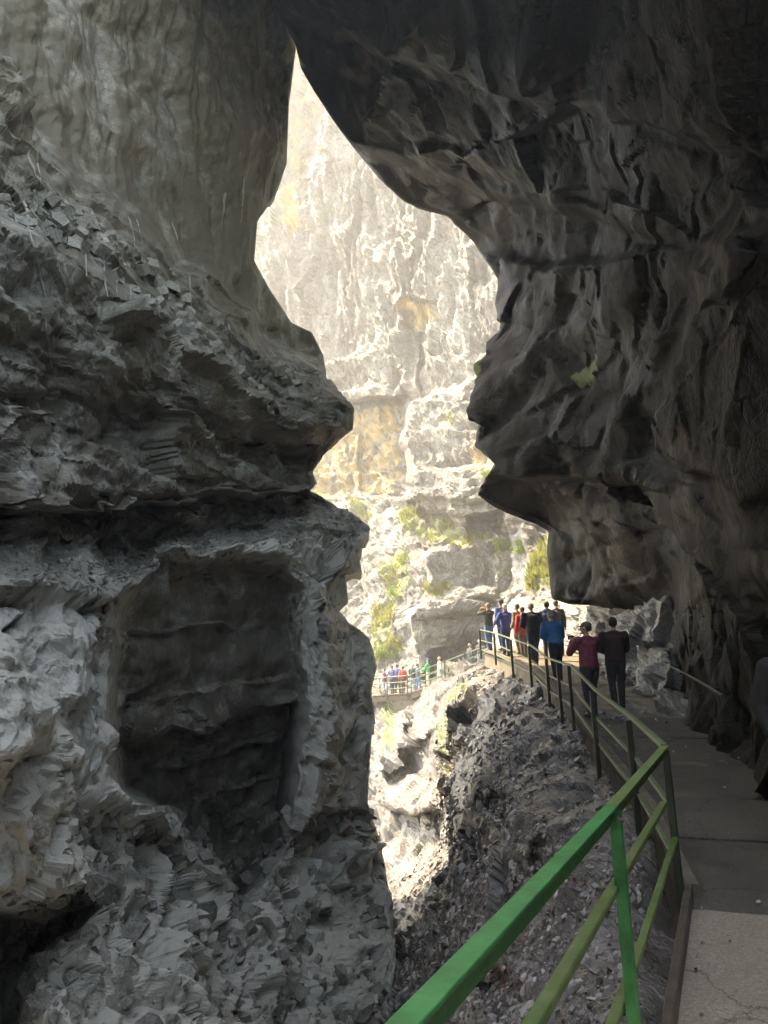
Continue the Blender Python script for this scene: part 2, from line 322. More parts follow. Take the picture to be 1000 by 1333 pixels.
# ------------------------------------------------------------------ rock: left wall
def make_left():
    sil = [(-400, 330), (-50, 350), (60, 384), (130, 375), (210, 372), (255, 357), (290, 334), (340, 330), (370, 346), (420, 378), (432, 404), (462, 420), (492, 424), (508, 440), (533, 460), (558, 458),
           (575, 440), (598, 416), (611, 406), (628, 412), (640, 404), (655, 430), (668, 458), (684, 480), (700, 479), (728, 466), (744, 470), (756, 450), (784, 452), (796, 440), (810, 452),
           (830, 480), (868, 490), (900, 484), (950, 487), (1000, 482), (1045, 478), (1090, 492), (1180, 510), (1250, 514), (1333, 504), (1450, 500), (1600, 500)]
    sy, sx = np.array(sil, float).T
    py = dense([(-420, -20, 60), (-20, 1345, 1000), (1345, 1600, 40)])
    s = np.concatenate([dense([(-0.75, -0.02, 50), (-0.02, 1.0, 430)])])
    S, PY = np.meshgrid(s, py)
    SX = np.interp(PY, sy, sx)
    PX = S * SX
    # ragged look-up coordinates
    q = np.c_[PX.ravel() / 45, PY.ravel() / 45, np.zeros(PX.size)]
    jx = fbm(q, 3, 40).reshape(PX.shape) * 16; jy = fbm(q + 31, 3, 50).reshape(PX.shape) * 14
    X, Y = PX + jx, PY + jy
    Dm = np.interp(X, [-330, 0, 100, 200, 300, 400, 480], [6.2, 9.3, 11.2, 13.6, 16.4, 19.6, 22.5])
    Du = np.interp(X, [-330, 0, 150, 300, 400], [10, 15, 18.6, 23, 26])
    D1 = np.interp(X, [-330, 0, 100, 200, 300, 400], [7.6, 11.4, 13.4, 16, 19, 22])
    U1 = [(-400, -160), (0, 45), (60, 170), (130, 228), (200, 290), (300, 375), (345, 420), (500, 500)]
    U2 = [(-400, 120), (0, 240), (100, 285), (160, 330), (230, 392), (330, 468), (400, 500), (500, 520)]
    U3 = [(-400, 60), (0, 140), (60, 215), (150, 285), (250, 360), (340, 440), (500, 510)]
    b1 = below(X, Y, U1); b2 = below(X, Y, U2); b3 = below(X, Y, U3)
    D = Du + (D1 + 1.6 - Du) * sst(b1, -6, 55)
    D = D - 1.6 * sst(b3, -5, 40) * sst(b1, -5, 60)
    D = D + (Dm - D) * sst(b2, -4, 60)
    # undercut below the bulge, then the slot, then the sloping ledge
    B0 = [(-400, 430), (0, 470), (180, 490), (330, 520), (420, 545), (500, 550)]
    slot = [(-400, 660), (0, 655), (180, 652), (300, 640), (400, 634), (500, 640)]
    back = [(-400, 735), (0, 716), (130, 722), (200, 706), (300, 686), (400, 664), (500, 650)]
    lip = [(-400, 800), (0, 782), (120, 792), (160, 770), (200, 724), (300, 712), (400, 700), (500, 692)]
    bb = below(X, Y, B0); bs = below(X, Y, slot); bk = below(X, Y, back); bl = below(X, Y, lip)
    sc = Dm / 14
    D = D + sc * (0.9 * sst(bb, -20, 90) * (1 - sst(bs, -3, 3)) + 0.35 * sst(bb, 20, 44) * (1 - sst(bs, -3, 3)))
    ledge = np.clip(bk / np.maximum(bk - bl, 1), 0, 1)
    notch = sst(bs, -2, 10) * (1 - ledge) * (1 - sst(bl, -4, 4))
    D = D + sc * 2.6 * notch * sst(PX, 500, 400)
    # lower body
    D = D - sc * 0.15 * sst(bl, -4, 12)
    bay = [(150, 800), (172, 752), (205, 722), (300, 716), (372, 728), (392, 770), (396, 900), (386, 1010), (378, 1090), (350, 1140), (308, 1192), (268, 1140), (205, 1062), (150, 1030), (140, 960)]
    sd = polysd(PX + .45 * jx, PY + .45 * jy, bay)
    lean = np.clip((PY - 720) / 440, 0, 1)
    D = D + sc * (0.9 + 2.9 * lean) * np.interp(PX, [150, 300, 395], [1.15, .9, .45]) * sst(-sd, -3, 13)
    # beds inside the bay: the upper wall hangs forward of the lower
    D = D + sc * 0.9 * sst(-sd, 6, 20) * sst(below(X, Y, [(100, 985), (250, 950), (400, 905)]), -3, 3)
    D = D + sc * 0.6 * sst(-sd, 6, 20) * sst(below(X, Y, [(100, 1035), (250, 990), (400, 950)]), -3, 3)
    # lit block on the left and its undercut
    blk = [(-400, 786), (120, 796), (148, 800), (140, 900), (118, 960), (125, 1040), (118, 1140), (60, 1172), (-400, 1195)]
    sb = polysd(X, Y, blk)
    D = D - 0.5 * sst(-sb, -6, 40)
    D = D - 0.6 * sst(-polysd(X, Y, [(-400, 870), (50, 880), (72, 930), (60, 985), (0, 1000), (-400, 1000)]), -4, 16)
    hole = [(-400, 1190), (60, 1175), (112, 1152), (120, 1190), (70, 1240), (35, 1333), (30, 1500), (-400, 1600)]
    D = D + 2.6 * sst(-polysd(X, Y, hole), -6, 24)
    # scree field rising out of the gorge
    fld = [(36, 1500), (36, 1333), (75, 1240), (140, 1160), (150, 1080), (195, 1058), (262, 1135), (308, 1195), (352, 1142), (390, 1080), (430, 1050), (520, 1050), (560, 1600)]
    sf = polysd(X, Y, fld)
    fall = np.clip((PY - 1050) / 300, -0.1, 2)
    D = D + sst(-sf, -5, 20) * sc * (1.3 - 3.4 * fall)
    # right-hand pillar beside the bay stands a little forward
    D = D - sc * 0.5 * sst(-polysd(X, Y, [(398, 735), (440, 800), (455, 1100), (395, 1080), (402, 900)]), -5, 15)
    D = np.maximum(D, 4.5)
    P = at(PX, PY, D)
    P, (PX, PY, D, b1, b2, bl, bk, sd, sf) = resample(P, (PX, PY, D, b1, b2, bl, bk, sd, sf))
    py = PY[:, -1]
    # wrap round behind the outline
    last = P[:, -1]; px1 = PX[:, -1]; d1 = D[:, -1]
    ext = [at(px1 + a, py, d1 * 1.0 + b) for a, b in ((1.5, 0.25), (1, 0.6), (-6, 1.1), (-22, 1.7), (-60, 2.4), (-130, 3.2))]
    first = P[:, 0]
    pre = []
    for k, (x, y) in enumerate(((-4.6, -8), (-4.5, -4), (-4.5, 0), (-4.4, 2.5))):
        e = first.copy(); t = (k + 1) / 6
        e[:, 0] = x + (first[:, 0] + 4.6) * t; e[:, 1] = y + (first[:, 1] - 5) * 0.5 * t; pre.append(e)
    P = np.concatenate([np.stack(pre, 1), P, np.stack(ext, 1)], 1)
    n = soft_normals(P)
    np_, ne = len(pre), len(ext)
    pad = lambda A: np.pad(A, ((0, 0), (np_, ne)), mode='edge')
    Q = P.reshape(-1, 3)
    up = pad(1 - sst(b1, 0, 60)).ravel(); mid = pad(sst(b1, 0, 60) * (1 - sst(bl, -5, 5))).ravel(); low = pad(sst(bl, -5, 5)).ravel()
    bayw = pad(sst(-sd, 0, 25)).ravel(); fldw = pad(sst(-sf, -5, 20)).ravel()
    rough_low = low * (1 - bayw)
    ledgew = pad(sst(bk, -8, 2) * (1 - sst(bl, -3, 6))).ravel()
    edge = np.ones(P.shape[1]); edge[-ne - 25:-ne] = np.linspace(1, .45, 25); edge[-ne:] = .3
    edge = np.broadcast_to(edge, P.shape[:2]).ravel()
    flute = fbm(Q * np.array([1.1, 1.1, 0.16]), 4, 3)
    dsp = 0.45 * up * flute + 0.5 * (0.4 + 0.6 * (1 - bayw)) * fbm(Q * 0.35, 3, 5) * edge
    dsp += ((0.6 * mid + 0.14 * bayw) * strata(Q, 1.3, 21) + (0.14 * mid + .05 * low * (1 - bayw)) * strata(Q, 0.42, 27)) * edge
    dsp += mid * (1 - ledgew) * (0.2 * facets(Q * np.array([.6, .6, 1.3]), 60) + 0.07 * facets(Q * np.array([1.8, 1.8, 3]), 70) + 0.02 * facets(Q * np.array([5, 5, 7]), 75))
    wq = Q + 0.25 * np.stack([fbm(Q * 1.1, 2, 71), fbm(Q * 1.1, 2, 72), fbm(Q * 1.1, 2, 73)], -1)
    f1 = facets(wq * np.array([.8, .8, .95]), 80); f2 = facets(wq * np.array([2.0, 2.0, 2.3]), 90); f3 = facets(wq * np.array([5.0, 5.0, 5.6]), 100)
    dsp += rough_low * (0.3 * f1 + 0.12 * f2 + 0.04 * f3)
    dsp += fldw * (0.16 * f1 + 0.07 * f2)
    dsp += bayw * 0.16 * facets(Q * np.array([.35, .35, .6]), 66)
    dsp += 0.05 * f2 * ledgew + 0.03 * f3 * (1 - bayw) * (1 - up)
    dsp += 0.03 * fbm(Q * 6, 3, 12)
    dsp = dsp * facing(P).ravel()
    P2 = P + n * (dsp * np.minimum(1, 0.5 + np.linalg.norm(Q - EYE, axis=1) / 26)).reshape(P.shape[:2] + (1,))
    P2 = calm(P2, P, 3)
    near = np.clip((9 - P2[..., 1]) / 9, 0, 1.6) * np.clip((P2[..., 2] - 5) / 8, 0, 3)
    P2[..., 0] -= near * 0.5  # unseen upper part flared outward to admit more sky light
    # tops out of view, raised so the wall keeps the sun out
    top = P2[:1].copy(); tall = sst(top[..., 1:2], -6.5, 2.5); t1 = top + np.array([-.5, 0, 3.0]) + tall * np.array([0, 1, 7.0]); t2 = top + np.array([-4, 0, 5.0]) + tall * np.array([2.5, 2, 33.0])
    P2 = np.concatenate([t2, t1, P2], 0)
    stain_or_shade = np.concatenate([np.zeros((2, P.shape[1])), (up * (0.7 + 0.7 * flute) + mid * (1 - ledgew) * .62 + bayw * .6).reshape(P.shape[:2])], 0)  # weathering on the upper wall; darkening of mid faces and bay acts as shade
    moss_or_lit = np.concatenate([np.zeros((2, P.shape[1])), (0.8 * rough_low + .3 * ledgew).reshape(P.shape[:2])], 0)  # pale tone brightens the block and scree as if lit from above
    o = grid_mesh('rock_wall_left', P2, M_left, False, {'stain_or_shade': stain_or_shade, 'moss_or_lit': moss_or_lit})
    return kind(o, 'structure'), P2[2:], n

# ------------------------------------------------------------------ rock: right wall and overhang
def make_right():
    bnd = [(-520, -60), (-400, 0), (-200, 150), (-60, 310), (0, 356), (40, 376), (60, 386), (90, 392), (120, 410), (150, 430), (185, 455), (215, 482), (240, 503), (262, 530), (275, 560), (284, 585), (300, 602), (315, 618), (345, 637), (365, 647), (390, 644), (412, 652), (432, 657), (448, 641),
           (462, 644), (476, 630), (505, 634), (540, 626), (580, 622), (594, 640), (607, 652), (618, 640), (632, 628), (645, 624), (658, 640), (670, 664), (682, 700), (692, 716), (720, 712), (760, 718), (784, 722), (790, 745), (796, 800), (803, 850), (826, 864), (850, 874), (890, 873), (926, 872), (955, 898), (1000, 950), (1060, 1010), (1130, 1075), (1250, 1180), (1400, 1300)]
    by, bx = np.array(bnd, float).T
    py = dense([(-260, -20, 50), (-20, 1150, 660), (1150, 1400, 30)])  # unseen roof carried left to shade the wall, cut short for sky light
    s = dense([(0, 0.06, 24), (0.06, 1.0, 320), (1.0, 1.25, 20)])
    S, PY = np.meshgrid(s, py)
    BX = np.interp(PY, by, bx)
    PX = BX + S * (np.maximum(1010, BX + 150) - BX)
    q = np.c_[PX.ravel() / 50, PY.ravel() / 50, np.zeros(PX.size)]
    jx = fbm(q, 3, 140).reshape(PX.shape) * 14; jy = fbm(q + 31, 3, 150).reshape(PX.shape) * 12
    X, Y = PX + jx, PY + jy
    rb = RBF([(60, -520, 16), (250, -200, 18), (356, 0, 20), (500, 240, 21.5), (620, 318, 22), (656, 430, 21.5), (622, 580, 20.5), (625, 645, 20), (715, 692, 19.5), (722, 785, 19), (800, 797, 17.5), (862, 806, 16.5), (873, 890, 16.4), (872, 926, 16.2),
              (900, 957, 12.9), (952, 1000, 9.8), (1010, 1060, 7.4), (1075, 1130, 5.8), (1180, 1250, 4.2), (1300, 1400, 3.2),
              (1000, 0, 6.2), (1000, 300, 7.6), (1000, 600, 8.6), (1000, 800, 8.6), (1000, 950, 8.6), (850, 600, 14), (850, 740, 15), (920, 860, 12.5), (800, 300, 13), (700, 100, 13), (850, 100, 9.5), (1300, 0, 4.2), (1300, 600, 4.6), (1300, 1000, 3.9),
              (500, 0, 16.5), (500, -300, 12), (800, -300, 7.5), (1000, -300, 4.8), (750, 500, 17), (700, 600, 18.2), (500, -520, 9), (1000, -520, 3.6), (1300, -500, 3)])
    D = rb(PX, PY)
    sc = D / 14
    # near buttress
    but = [(905, 360), (880, 480), (858, 545), (872, 600), (925, 632), (948, 690), (958, 745), (990, 775), (1400, 800), (1400, 300), (960, 250)]
    D = D - 1.3 * sst(-polysd(X, Y, but), -3, 22)
    D = D - 0.8 * sst(-polysd(X, Y, [(945, 715), (1000, 700), (1400, 690), (1400, 860), (1010, 800), (968, 775)]), -3, 14)
    D = D - 0.9 * sst(-polysd(X, Y, [(880, 340), (920, 300), (985, 330), (960, 400), (900, 410)]), -3, 20)
    # recessed band over the path
    D = D + 1.5 * sc * sst(below(X, Y, [(620, 632), (680, 618), (780, 622), (900, 636)]), -2, 6) * sst(PX, 900, 860)
    # broken beds in the ceiling
    ln = below(X, Y, [(300, 120), (480, 200), (650, 260), (1000, 330)])
    D = D + 0.7 * sc * sst(ln, -9, 10)
    ln2 = below(X, Y, [(380, 20), (560, 90), (700, 130), (1000, 200)])
    D = D + 0.6 * sc * sst(ln2, -9, 10)
    ln3 = below(X, Y, [(600, 330), (760, 345), (830, 320), (1000, 300)])
    D = D - 0.6 * sc * sst(ln3, -9, 10)
    P = at(PX, PY, D)
    P, (PX, PY, D) = resample(P, (PX, PY, D))
    py = PY[:, 0]
    px0 = PX[:, 0]; d0 = D[:, 0]
    hid = sst(py, 700, 800)
    ext = [at(px0 + a, py + c, d0 + b) for a, b, c in ((40, 6, -70), (26, 4.2, -48), (15, 2.8, -28), (7, 1.7, -12), (1, .8, -3), (-1.5, 0.3, 0))]
    lastc = P[:, -1]; post = []
    for k, (x, y) in enumerate(((3.0, 1.5), (2.9, -2), (2.9, -6))):
        e = lastc.copy(); e[:, 0] = x + (lastc[:, 0] - 3) * 0.6; e[:, 1] = np.minimum(lastc[:, 1] - 1, y + 0 * lastc[:, 1]); post.append(e)
    P = np.concatenate([np.stack(ext, 1), P, np.stack(post, 1)], 1)
    n = soft_normals(P)
    Q = P.reshape(-1, 3); ne = len(ext)
    edge = np.ones(P.shape[1]); edge[:ne] = .6; edge[ne:ne + 40] = np.linspace(.6, 1, 40)
    edge = np.broadcast_to(edge, P.shape[:2]).ravel()
    rocky = np.pad(sst(PY, 760, 840), ((0, 0), (ne, 3)), mode='edge').ravel()
    dsp = 0.3 * fbm(Q * 0.3, 3, 205) + 0.5 * facets(Q * np.array([.24, .24, .34]), 210) + 0.16 * facets(Q * np.array([.6, .6, .9]), 220) + 0.05 * facets(Q * np.array([1.5, 1.5, 2.0]), 225) + 0.012 * facets(Q * 4.5, 227) + 0.06 * strata(Q, 0.9, 230) + 0.02 * fbm(Q * 3, 4, 240)
    dsp = dsp * facing(P).ravel()
    f2 = facets(Q * np.array([2.4, 2.4, 1.4]), 250)
    dsp = dsp * edge * (1 - 0.3 * rocky) + 0.14 * f2 * rocky * edge
    k = np.minimum(1, np.linalg.norm(Q - EYE, axis=1) / 12)
    P2 = calm(P + n * (dsp * k).reshape(P.shape[:2] + (1,)), P)
    rows = [P2[:1] + np.array([[[1.5 * k, 1.0 * k, 1.6 * k]]]) for k in (3, 2, 1)]
    st = fbm(Q * 0.5, 3, 260).reshape(P.shape[:2]) * 0.9
    pxf = np.pad(PX, ((0, 0), (ne, 3)), mode='edge'); pyf = np.pad(PY, ((0, 0), (ne, 3)), mode='edge')
    moss_or_lit = np.zeros_like(st)
    for poly in ([(745, 490), (765, 462), (772, 480), (752, 505)], [(620, 470), (650, 440), (650, 480), (630, 520)], [(640, 612), (660, 604), (650, 616)], [(380, 60), (395, 85), (388, 92), (376, 70)]):
        moss_or_lit = np.maximum(moss_or_lit, sst(-polysd(pxf, pyf, poly), -6, 4))
    P2 = np.concatenate(rows + [P2], 0); st = np.pad(st, ((3, 0), (0, 0))); moss_or_lit = np.pad(moss_or_lit, ((3, 0), (0, 0)))
    o = grid_mesh('rock_overhang_right', P2, M_right, True, {'stain_or_shade': np.clip(st, 0, 1) * 0.8, 'moss_or_lit': moss_or_lit})
    return kind(o, 'structure')

# ------------------------------------------------------------------ rock: slope below the path
def make_mid():
    py = dense([(862, 1345, 400), (1345, 1600, 30)])
    px = dense([(430, 470, 12), (470, 830, 330), (830, 960, 30)])
    PX, PY = np.meshgrid(px, py)
    q = np.c_[PX.ravel() / 30, PY.ravel() / 30, np.zeros(PX.size)]
    jx = fbm(q, 3, 340).reshape(PX.shape) * 10; jy = fbm(q + 31, 3, 350).reshape(PX.shape) * 10
    X, Y = PX + jx, PY + jy
    rb = RBF([(640, 868, 28.5), (605, 872, 28), (690, 930, 18.5), (745, 985, 13.2), (780, 1050, 9.4), (805, 1150, 6.6), (830, 1333, 4.3), (900, 1000, 12), (900, 1200, 7), (960, 1333, 5), (960, 900, 17),
              (582, 930, 28), (650, 950, 19.5), (600, 1000, 22), (650, 1050, 14.5), (700, 1100, 9.8), (600, 1100, 17.5), (560, 1150, 21), (520, 1150, 28), (520, 1250, 23), (540, 1333, 16), (620, 1250, 11.5), (700, 1250, 7), (620, 1333, 8.3), (700, 1333, 5.4),
              (480, 1000, 38), (540, 1000, 34), (540, 900, 44), (480, 900, 46), (430, 1200, 24), (430, 1000, 38), (480, 1333, 20), (700, 870, 24), (800, 870, 20), (600, 1600, 6), (480, 1600, 12), (800, 1600, 3.6)])
    D = rb(PX, PY); sc = D / 18
    # hard step at the left end of the crest: the gorge opens behind it
    edge = [(604, 862), (598, 885), (582, 910), (574, 950), (574, 1010), (586, 1060), (596, 1110), (590, 1150)]
    ex = np.interp(Y, [e[1] for e in edge], [e[0] for e in edge])
    D = D + (1 - sst(X - ex, -14, 4)) * (1 - sst(PY, 1090, 1180)) * 7
    top = below(X, Y, [(430, 895), (560, 890), (598, 874), (625, 866), (700, 866), (960, 866)])
    D = D + 10 * (1 - sst(top, -2, 10))
    # dark hollows
    for poly, dd in (([(582, 985), (604, 960), (622, 985), (620, 1035), (600, 1060), (582, 1040)], 1.8), ([(630, 1035), (655, 1020), (672, 1040), (660, 1075), (636, 1065)], 1.2), ([(605, 930), (622, 925), (620, 985), (606, 980)], 1.0),
                     ([(690, 1110), (712, 1090), (735, 1110), (722, 1170), (700, 1160)], .8), ([(620, 1290), (660, 1260), (690, 1300), (650, 1345)], .9), ([(600, 1090), (622, 1080), (640, 1130), (610, 1150)], 1.0), ([(560, 1180), (575, 1170), (590, 1230), (566, 1240)], 1.0)):
        D = D + dd * sst(-polysd(X, Y, poly), -4, 10)
    # boulder in the gorge and the slab behind it
    D = D - 4.5 * sst(-polysd(X, Y, [(497, 1030), (540, 1008), (575, 1020), (578, 1055), (540, 1066), (505, 1050)]), -2, 7)
    D = D - 3.0 * sst(-polysd(X, Y, [(506, 965), (528, 930), (540, 960), (532, 1000), (500, 1012)]), -2, 6)
    D = D - 3.0 * sst(-polysd(X, Y, [(528, 925), (565, 918), (575, 945), (540, 965)]), -2, 6)
    P = at(PX, PY, D)
    P, (PX, PY, X, Y) = resample(P, (PX, PY, X, Y))
    n = soft_normals(P); Q = P.reshape(-1, 3)
    f1 = facets(Q * np.array([.8, .8, .9]), 380); f2 = facets(Q * np.array([2.1, 2.1, 2.2]), 390); f3 = facets(Q * np.array([6, 6, 6]), 400)
    dsp = (0.35 * fbm(Q * 0.5, 3, 305) + 0.36 * f1 + 0.18 * f2 + 0.05 * f3 + 0.02 * fbm(Q * 9, 2, 333)) * facing(P).ravel()
    k = np.clip(np.linalg.norm(Q - EYE, axis=1) / 15, .35, 1.3)
    P2 = P + n * (dsp * k).reshape(P.shape[:2] + (1,))
    moss_or_lit = np.maximum.reduce([sst(-polysd(X, Y, pl), -8, 5) for pl in ([(590, 905), (606, 880), (612, 905), (592, 950), (584, 990), (578, 940)], [(577, 940), (586, 960), (584, 1050), (578, 1050)], [(500, 930), (515, 905), (520, 960), (503, 980)])])
    o = grid_mesh('rock_slope', P2, M_mid, False, {'stain_or_shade': np.zeros_like(moss_or_lit), 'moss_or_lit': moss_or_lit * .75})
    return kind(o, 'structure'), P2, n, PX, PY

# ------------------------------------------------------------------ rock: far gorge wall
def make_far():
    py = dense([(-330, 40, 50), (40, 1110, 620), (1110, 1200, 20)])
    px = dense([(200, 300, 20), (300, 740, 350), (740, 860, 30)])
    PX, PY = np.meshgrid(px, py)
    q = np.c_[PX.ravel() / 26, PY.ravel() / 26, np.zeros(PX.size)]
    jx = fbm(q, 3, 440).reshape(PX.shape) * 8; jy = fbm(q + 31, 3, 450).reshape(PX.shape) * 7
    X, Y = PX + jx, PY + jy
    base = np.interp(X, [200, 300, 400, 500, 600, 700, 860], [96, 90, 81, 71, 62, 54, 45])
    D = base.copy()
    def push(poly, dd, a=-2, b=5): 
        nonlocal D
        D = D + dd * sst(-polysd(X, Y, poly), a, b)
    # brown upper cliff, set back
    push([(250, -330), (470, -330), (440, 130), (425, 160), (418, 195), (398, 235), (365, 255), (250, 300)], 12, -2, 8)
    push([(500, 330), (560, 300), (600, 340), (580, 420), (520, 410)], -1.5, -10, 30)
    push([(330, 260), (400, 250), (430, 400), (380, 430)], -1.5, -10, 30)
    # recess under a band (left), and the pillar beside it
    push([(380, 520), (455, 524), (526, 514), (530, 645), (400, 650)], 3.0, -2, 4)
    push([(400, 524), (455, 528), (526, 516), (520, 500), (440, 512)], -1.2)
    push([(400, 560), (470, 562), (470, 650), (400, 650)], -1.0)
    push([(545, 435), (556, 435), (556, 515), (545, 518)], 1.2, -3, 4)
    push([(527, 400), (532, 385), (565, 395), (560, 432), (535, 436)], 1.2, -3, 8)
    push([(532, 525), (650, 480), (660, 650), (530, 650)], -2.2, -3, 5)
    push([(536, 610), (575, 608), (700, 590), (700, 680), (536, 664)], -2.0, -2, 4)
    push([(575, 622), (700, 610), (700, 690), (590, 680)], -1.8, -2, 4)
    # beds: each lower bed of the pillar steps out
    for yy in (470, 528, 565, 612, 640):
        D = D - 0.7 * sst(below(X, Y, [(300, yy + 10), (700, yy - 12)]), -1.5, 1.5)
    # talus below the cliffs, coming towards us
    tal = below(X, Y, [(300, 645), (440, 650), (530, 660), (590, 668), (660, 690), (860, 700)])
    t = np.clip(tal / 200, 0, 2.6)
    tgt = np.interp(t, [0, .4, 1.0, 1.3, 1.6, 2.2, 2.6], [0, -5, -9, -12, -18, -27, -33])
    D = D + tgt * np.interp(X, [300, 500, 600, 700, 860], [1.1, 1.0, .85, .7, .5])
    def face(poly, val, a=-1, b=4):
        nonlocal D
        D = D + (val - D) * sst(-polysd(X, Y, poly), a, b)
    # terrace blocks with upright faces
    face([(556, 712), (600, 704), (662, 708), (664, 760), (600, 770), (556, 762)], 55)
    face([(604, 672), (655, 660), (662, 700), (606, 704)], 58)
    face([(640, 694), (675, 690), (672, 765), (644, 772)], 53.5)
    # big block behind the footbridge
    face([(538, 796), (552, 780), (600, 774), (645, 778), (648, 890), (556, 890), (540, 850)], 53.2)
    face([(545, 795), (600, 782), (645, 786), (645, 796), (548, 808)], 52.2, -1, 2)
    face([(558, 848), (600, 838), (650, 838), (650, 900), (556, 900)], 55.5)
    push([(676, 675), (722, 690), (730, 790), (690, 790)], -4.0, -1, 5)
    P = at(PX, PY, D)
    P, (PX, PY, X, Y, tal) = resample(P, (PX, PY, X, Y, tal))
    n = soft_normals(P); Q = P.reshape(-1, 3)
    wall = (1 - sst(tal, -6, 10)).ravel(); hi = (1 - sst(Y, 430, 520)).ravel() * wall
    flute = fbm(Q * np.array([.75, .75, .14]), 4, 503)
    dsp = 0.9 * fbm(Q * 0.1, 3, 505) + hi * (0.6 * flute + 0.7 * facets(Q * np.array([.5, .5, .12]), 506) + 0.3 * facets(Q * np.array([1.5, 1.5, .4]), 508) + 0.18 * fbm(Q * np.array([2.6, 2.6, .6]), 3, 507))
    f1 = facets(Q * np.array([.3, .3, .34]), 510); f2 = facets(Q * np.array([.9, .9, 1.1]), 520); f3 = facets(Q * np.array([2.2, 2.2, 2.0]), 530)
    dsp += wall * (0.3 * f1 + 0.22 * f2 * (1 - .5 * hi) + 0.08 * f3) + wall * (1 - hi) * (0.4 * strata(Q, 2.2, 540) + 0.2 * strata(Q, .8, 545) + 0.3 * flute + .25 * facets(Q * np.array([.9, .9, .5]), 509))
    dsp += (1 - wall) * (0.4 * f1 + 0.25 * f2 + 0.16 * f3 + 0.2 * strata(Q, 1.2, 550))
    dsp += 0.07 * fbm(Q * 3.5, 2, 560)
    P2 = P + n * (dsp * facing(P).ravel()).reshape(P.shape[:2] + (1,))
    st = np.zeros_like(PX)
    for pl, v in (([(372, 232), (392, 240), (398, 300), (380, 315), (366, 290)], .9), ([(527, 400), (532, 385), (565, 395), (560, 432), (535, 436)], .7), ([(395, 560), (460, 530), (522, 520), (520, 645), (400, 650)], .62), ([(250, -330), (470, -330), (440, 130), (425, 160), (418, 195), (398, 235), (365, 255)], .45), ([(600, 560), (640, 545), (640, 610), (610, 612)], .5)):
        st = np.maximum(st, v * sst(-polysd(X, Y, pl), -14, 14))
    ms = np.zeros_like(PX)
    GR = [[(512, 662), (560, 664), (612, 690), (640, 705), (600, 712), (556, 702), (520, 690)], [(500, 730), (528, 712), (540, 760), (512, 790), (498, 765)], [(545, 758), (580, 756), (592, 768), (550, 776)], [(490, 790), (520, 780), (530, 850), (500, 868), (485, 830)],
          [(455, 655), (480, 655), (482, 672), (460, 670)], [(625, 615), (655, 608), (650, 622), (630, 624)], [(575, 548), (592, 543), (594, 552), (578, 554)], [(640, 700), (664, 700), (660, 722), (642, 724)], [(404, 636), (420, 634), (420, 650), (405, 652)], [(486, 905), (530, 905), (520, 990), (490, 1000)], [(700, 700), (722, 700), (722, 770), (690, 770)]]
    for pl in GR: ms = np.maximum(ms, sst(-polysd(X, Y, pl), -5, 5))
    o = grid_mesh('rock_wall_far', P2, M_far, False, {'stain_or_shade': st, 'moss_or_lit': ms * .6})
    return kind(o, 'structure'), P2, n, PX, PY, ms

LEFT = make_left(); make_right()
MID = make_mid(); FAR = make_far()
# ------------------------------------------------------------------ enclosing ground and an unseen wall added to block light behind the viewer
def make_enclosure():
    xs = np.linspace(-60, 60, 60); ys = np.linspace(-40, 140, 90); X, Y = np.meshgrid(xs, ys)
    Z = -13.5 + 0.7 * fbm(np.c_[X.ravel(), Y.ravel(), 0 * X.ravel()] * .4, 3, 601).reshape(X.shape)
    kind(grid_mesh('ground', np.stack([X, Y, Z], -1), M_mid, True), 'structure')
    xs = np.linspace(-9, 9, 60); zs = np.linspace(-14, 11, 70); X, Z = np.meshgrid(xs, zs)
    Yb = -13 + 1.5 * fbm(np.c_[X.ravel(), 0 * X.ravel(), Z.ravel()] * .35, 4, 611).reshape(X.shape)
    kind(grid_mesh('light_blocker_back', np.stack([X, Yb, Z], -1), M_right), 'structure')
make_enclosure()

# ------------------------------------------------------------------ lit rock beside the path beyond the arch
def make_arch_wall():
    py = dense([(560, 960, 200)]); px = dense([(640, 930, 170)])
    PX, PY = np.meshgrid(px, py)
    q = np.c_[PX.ravel() / 22, PY.ravel() / 22, np.zeros(PX.size)]
    X = PX + fbm(q, 3, 740).reshape(PX.shape) * 7; Y = PY + fbm(q + 9, 3, 750).reshape(PX.shape) * 7
    D = np.interp(X, [640, 680, 720, 745, 800, 870, 930], [44, 35, 30.5, 28, 20.6, 17.6, 16])
    D = D - 0.011 * np.clip(PY - 800, -150, 150) * D / 20
    D = D + 14 * (1 - sst(below(X, Y, [(640, 792), (690, 780), (718, 760), (726, 640), (930, 560)]), -4, 12))
    D = D - 1.0 * sst(-polysd(X, Y, [(845, 835), (872, 845), (874, 925), (838, 905)]), -2, 5)
    P = at(PX, PY, D); P, (X, Y) = resample(P, (X, Y)); n = soft_normals(P, 8); Q = P.reshape(-1, 3)
    dsp = 0.25 * fbm(Q * .6, 3, 705) + 0.22 * facets(Q * np.array([1.0, 1.0, .8]), 710) + 0.13 * facets(Q * np.array([2.7, 2.7, 2]), 720) + 0.05 * facets(Q * 6, 730)
    kind(grid_mesh('rock_wall_arch', P + n * dsp.reshape(PX.shape + (1,)), M_arch, False, {'stain_or_shade': 0 * PX, 'moss_or_lit': 0.5 * sst(-polysd(X, Y, [(690, 780), (718, 775), (722, 800), (700, 806)]), -4, 6)}), 'structure')
make_arch_wall()

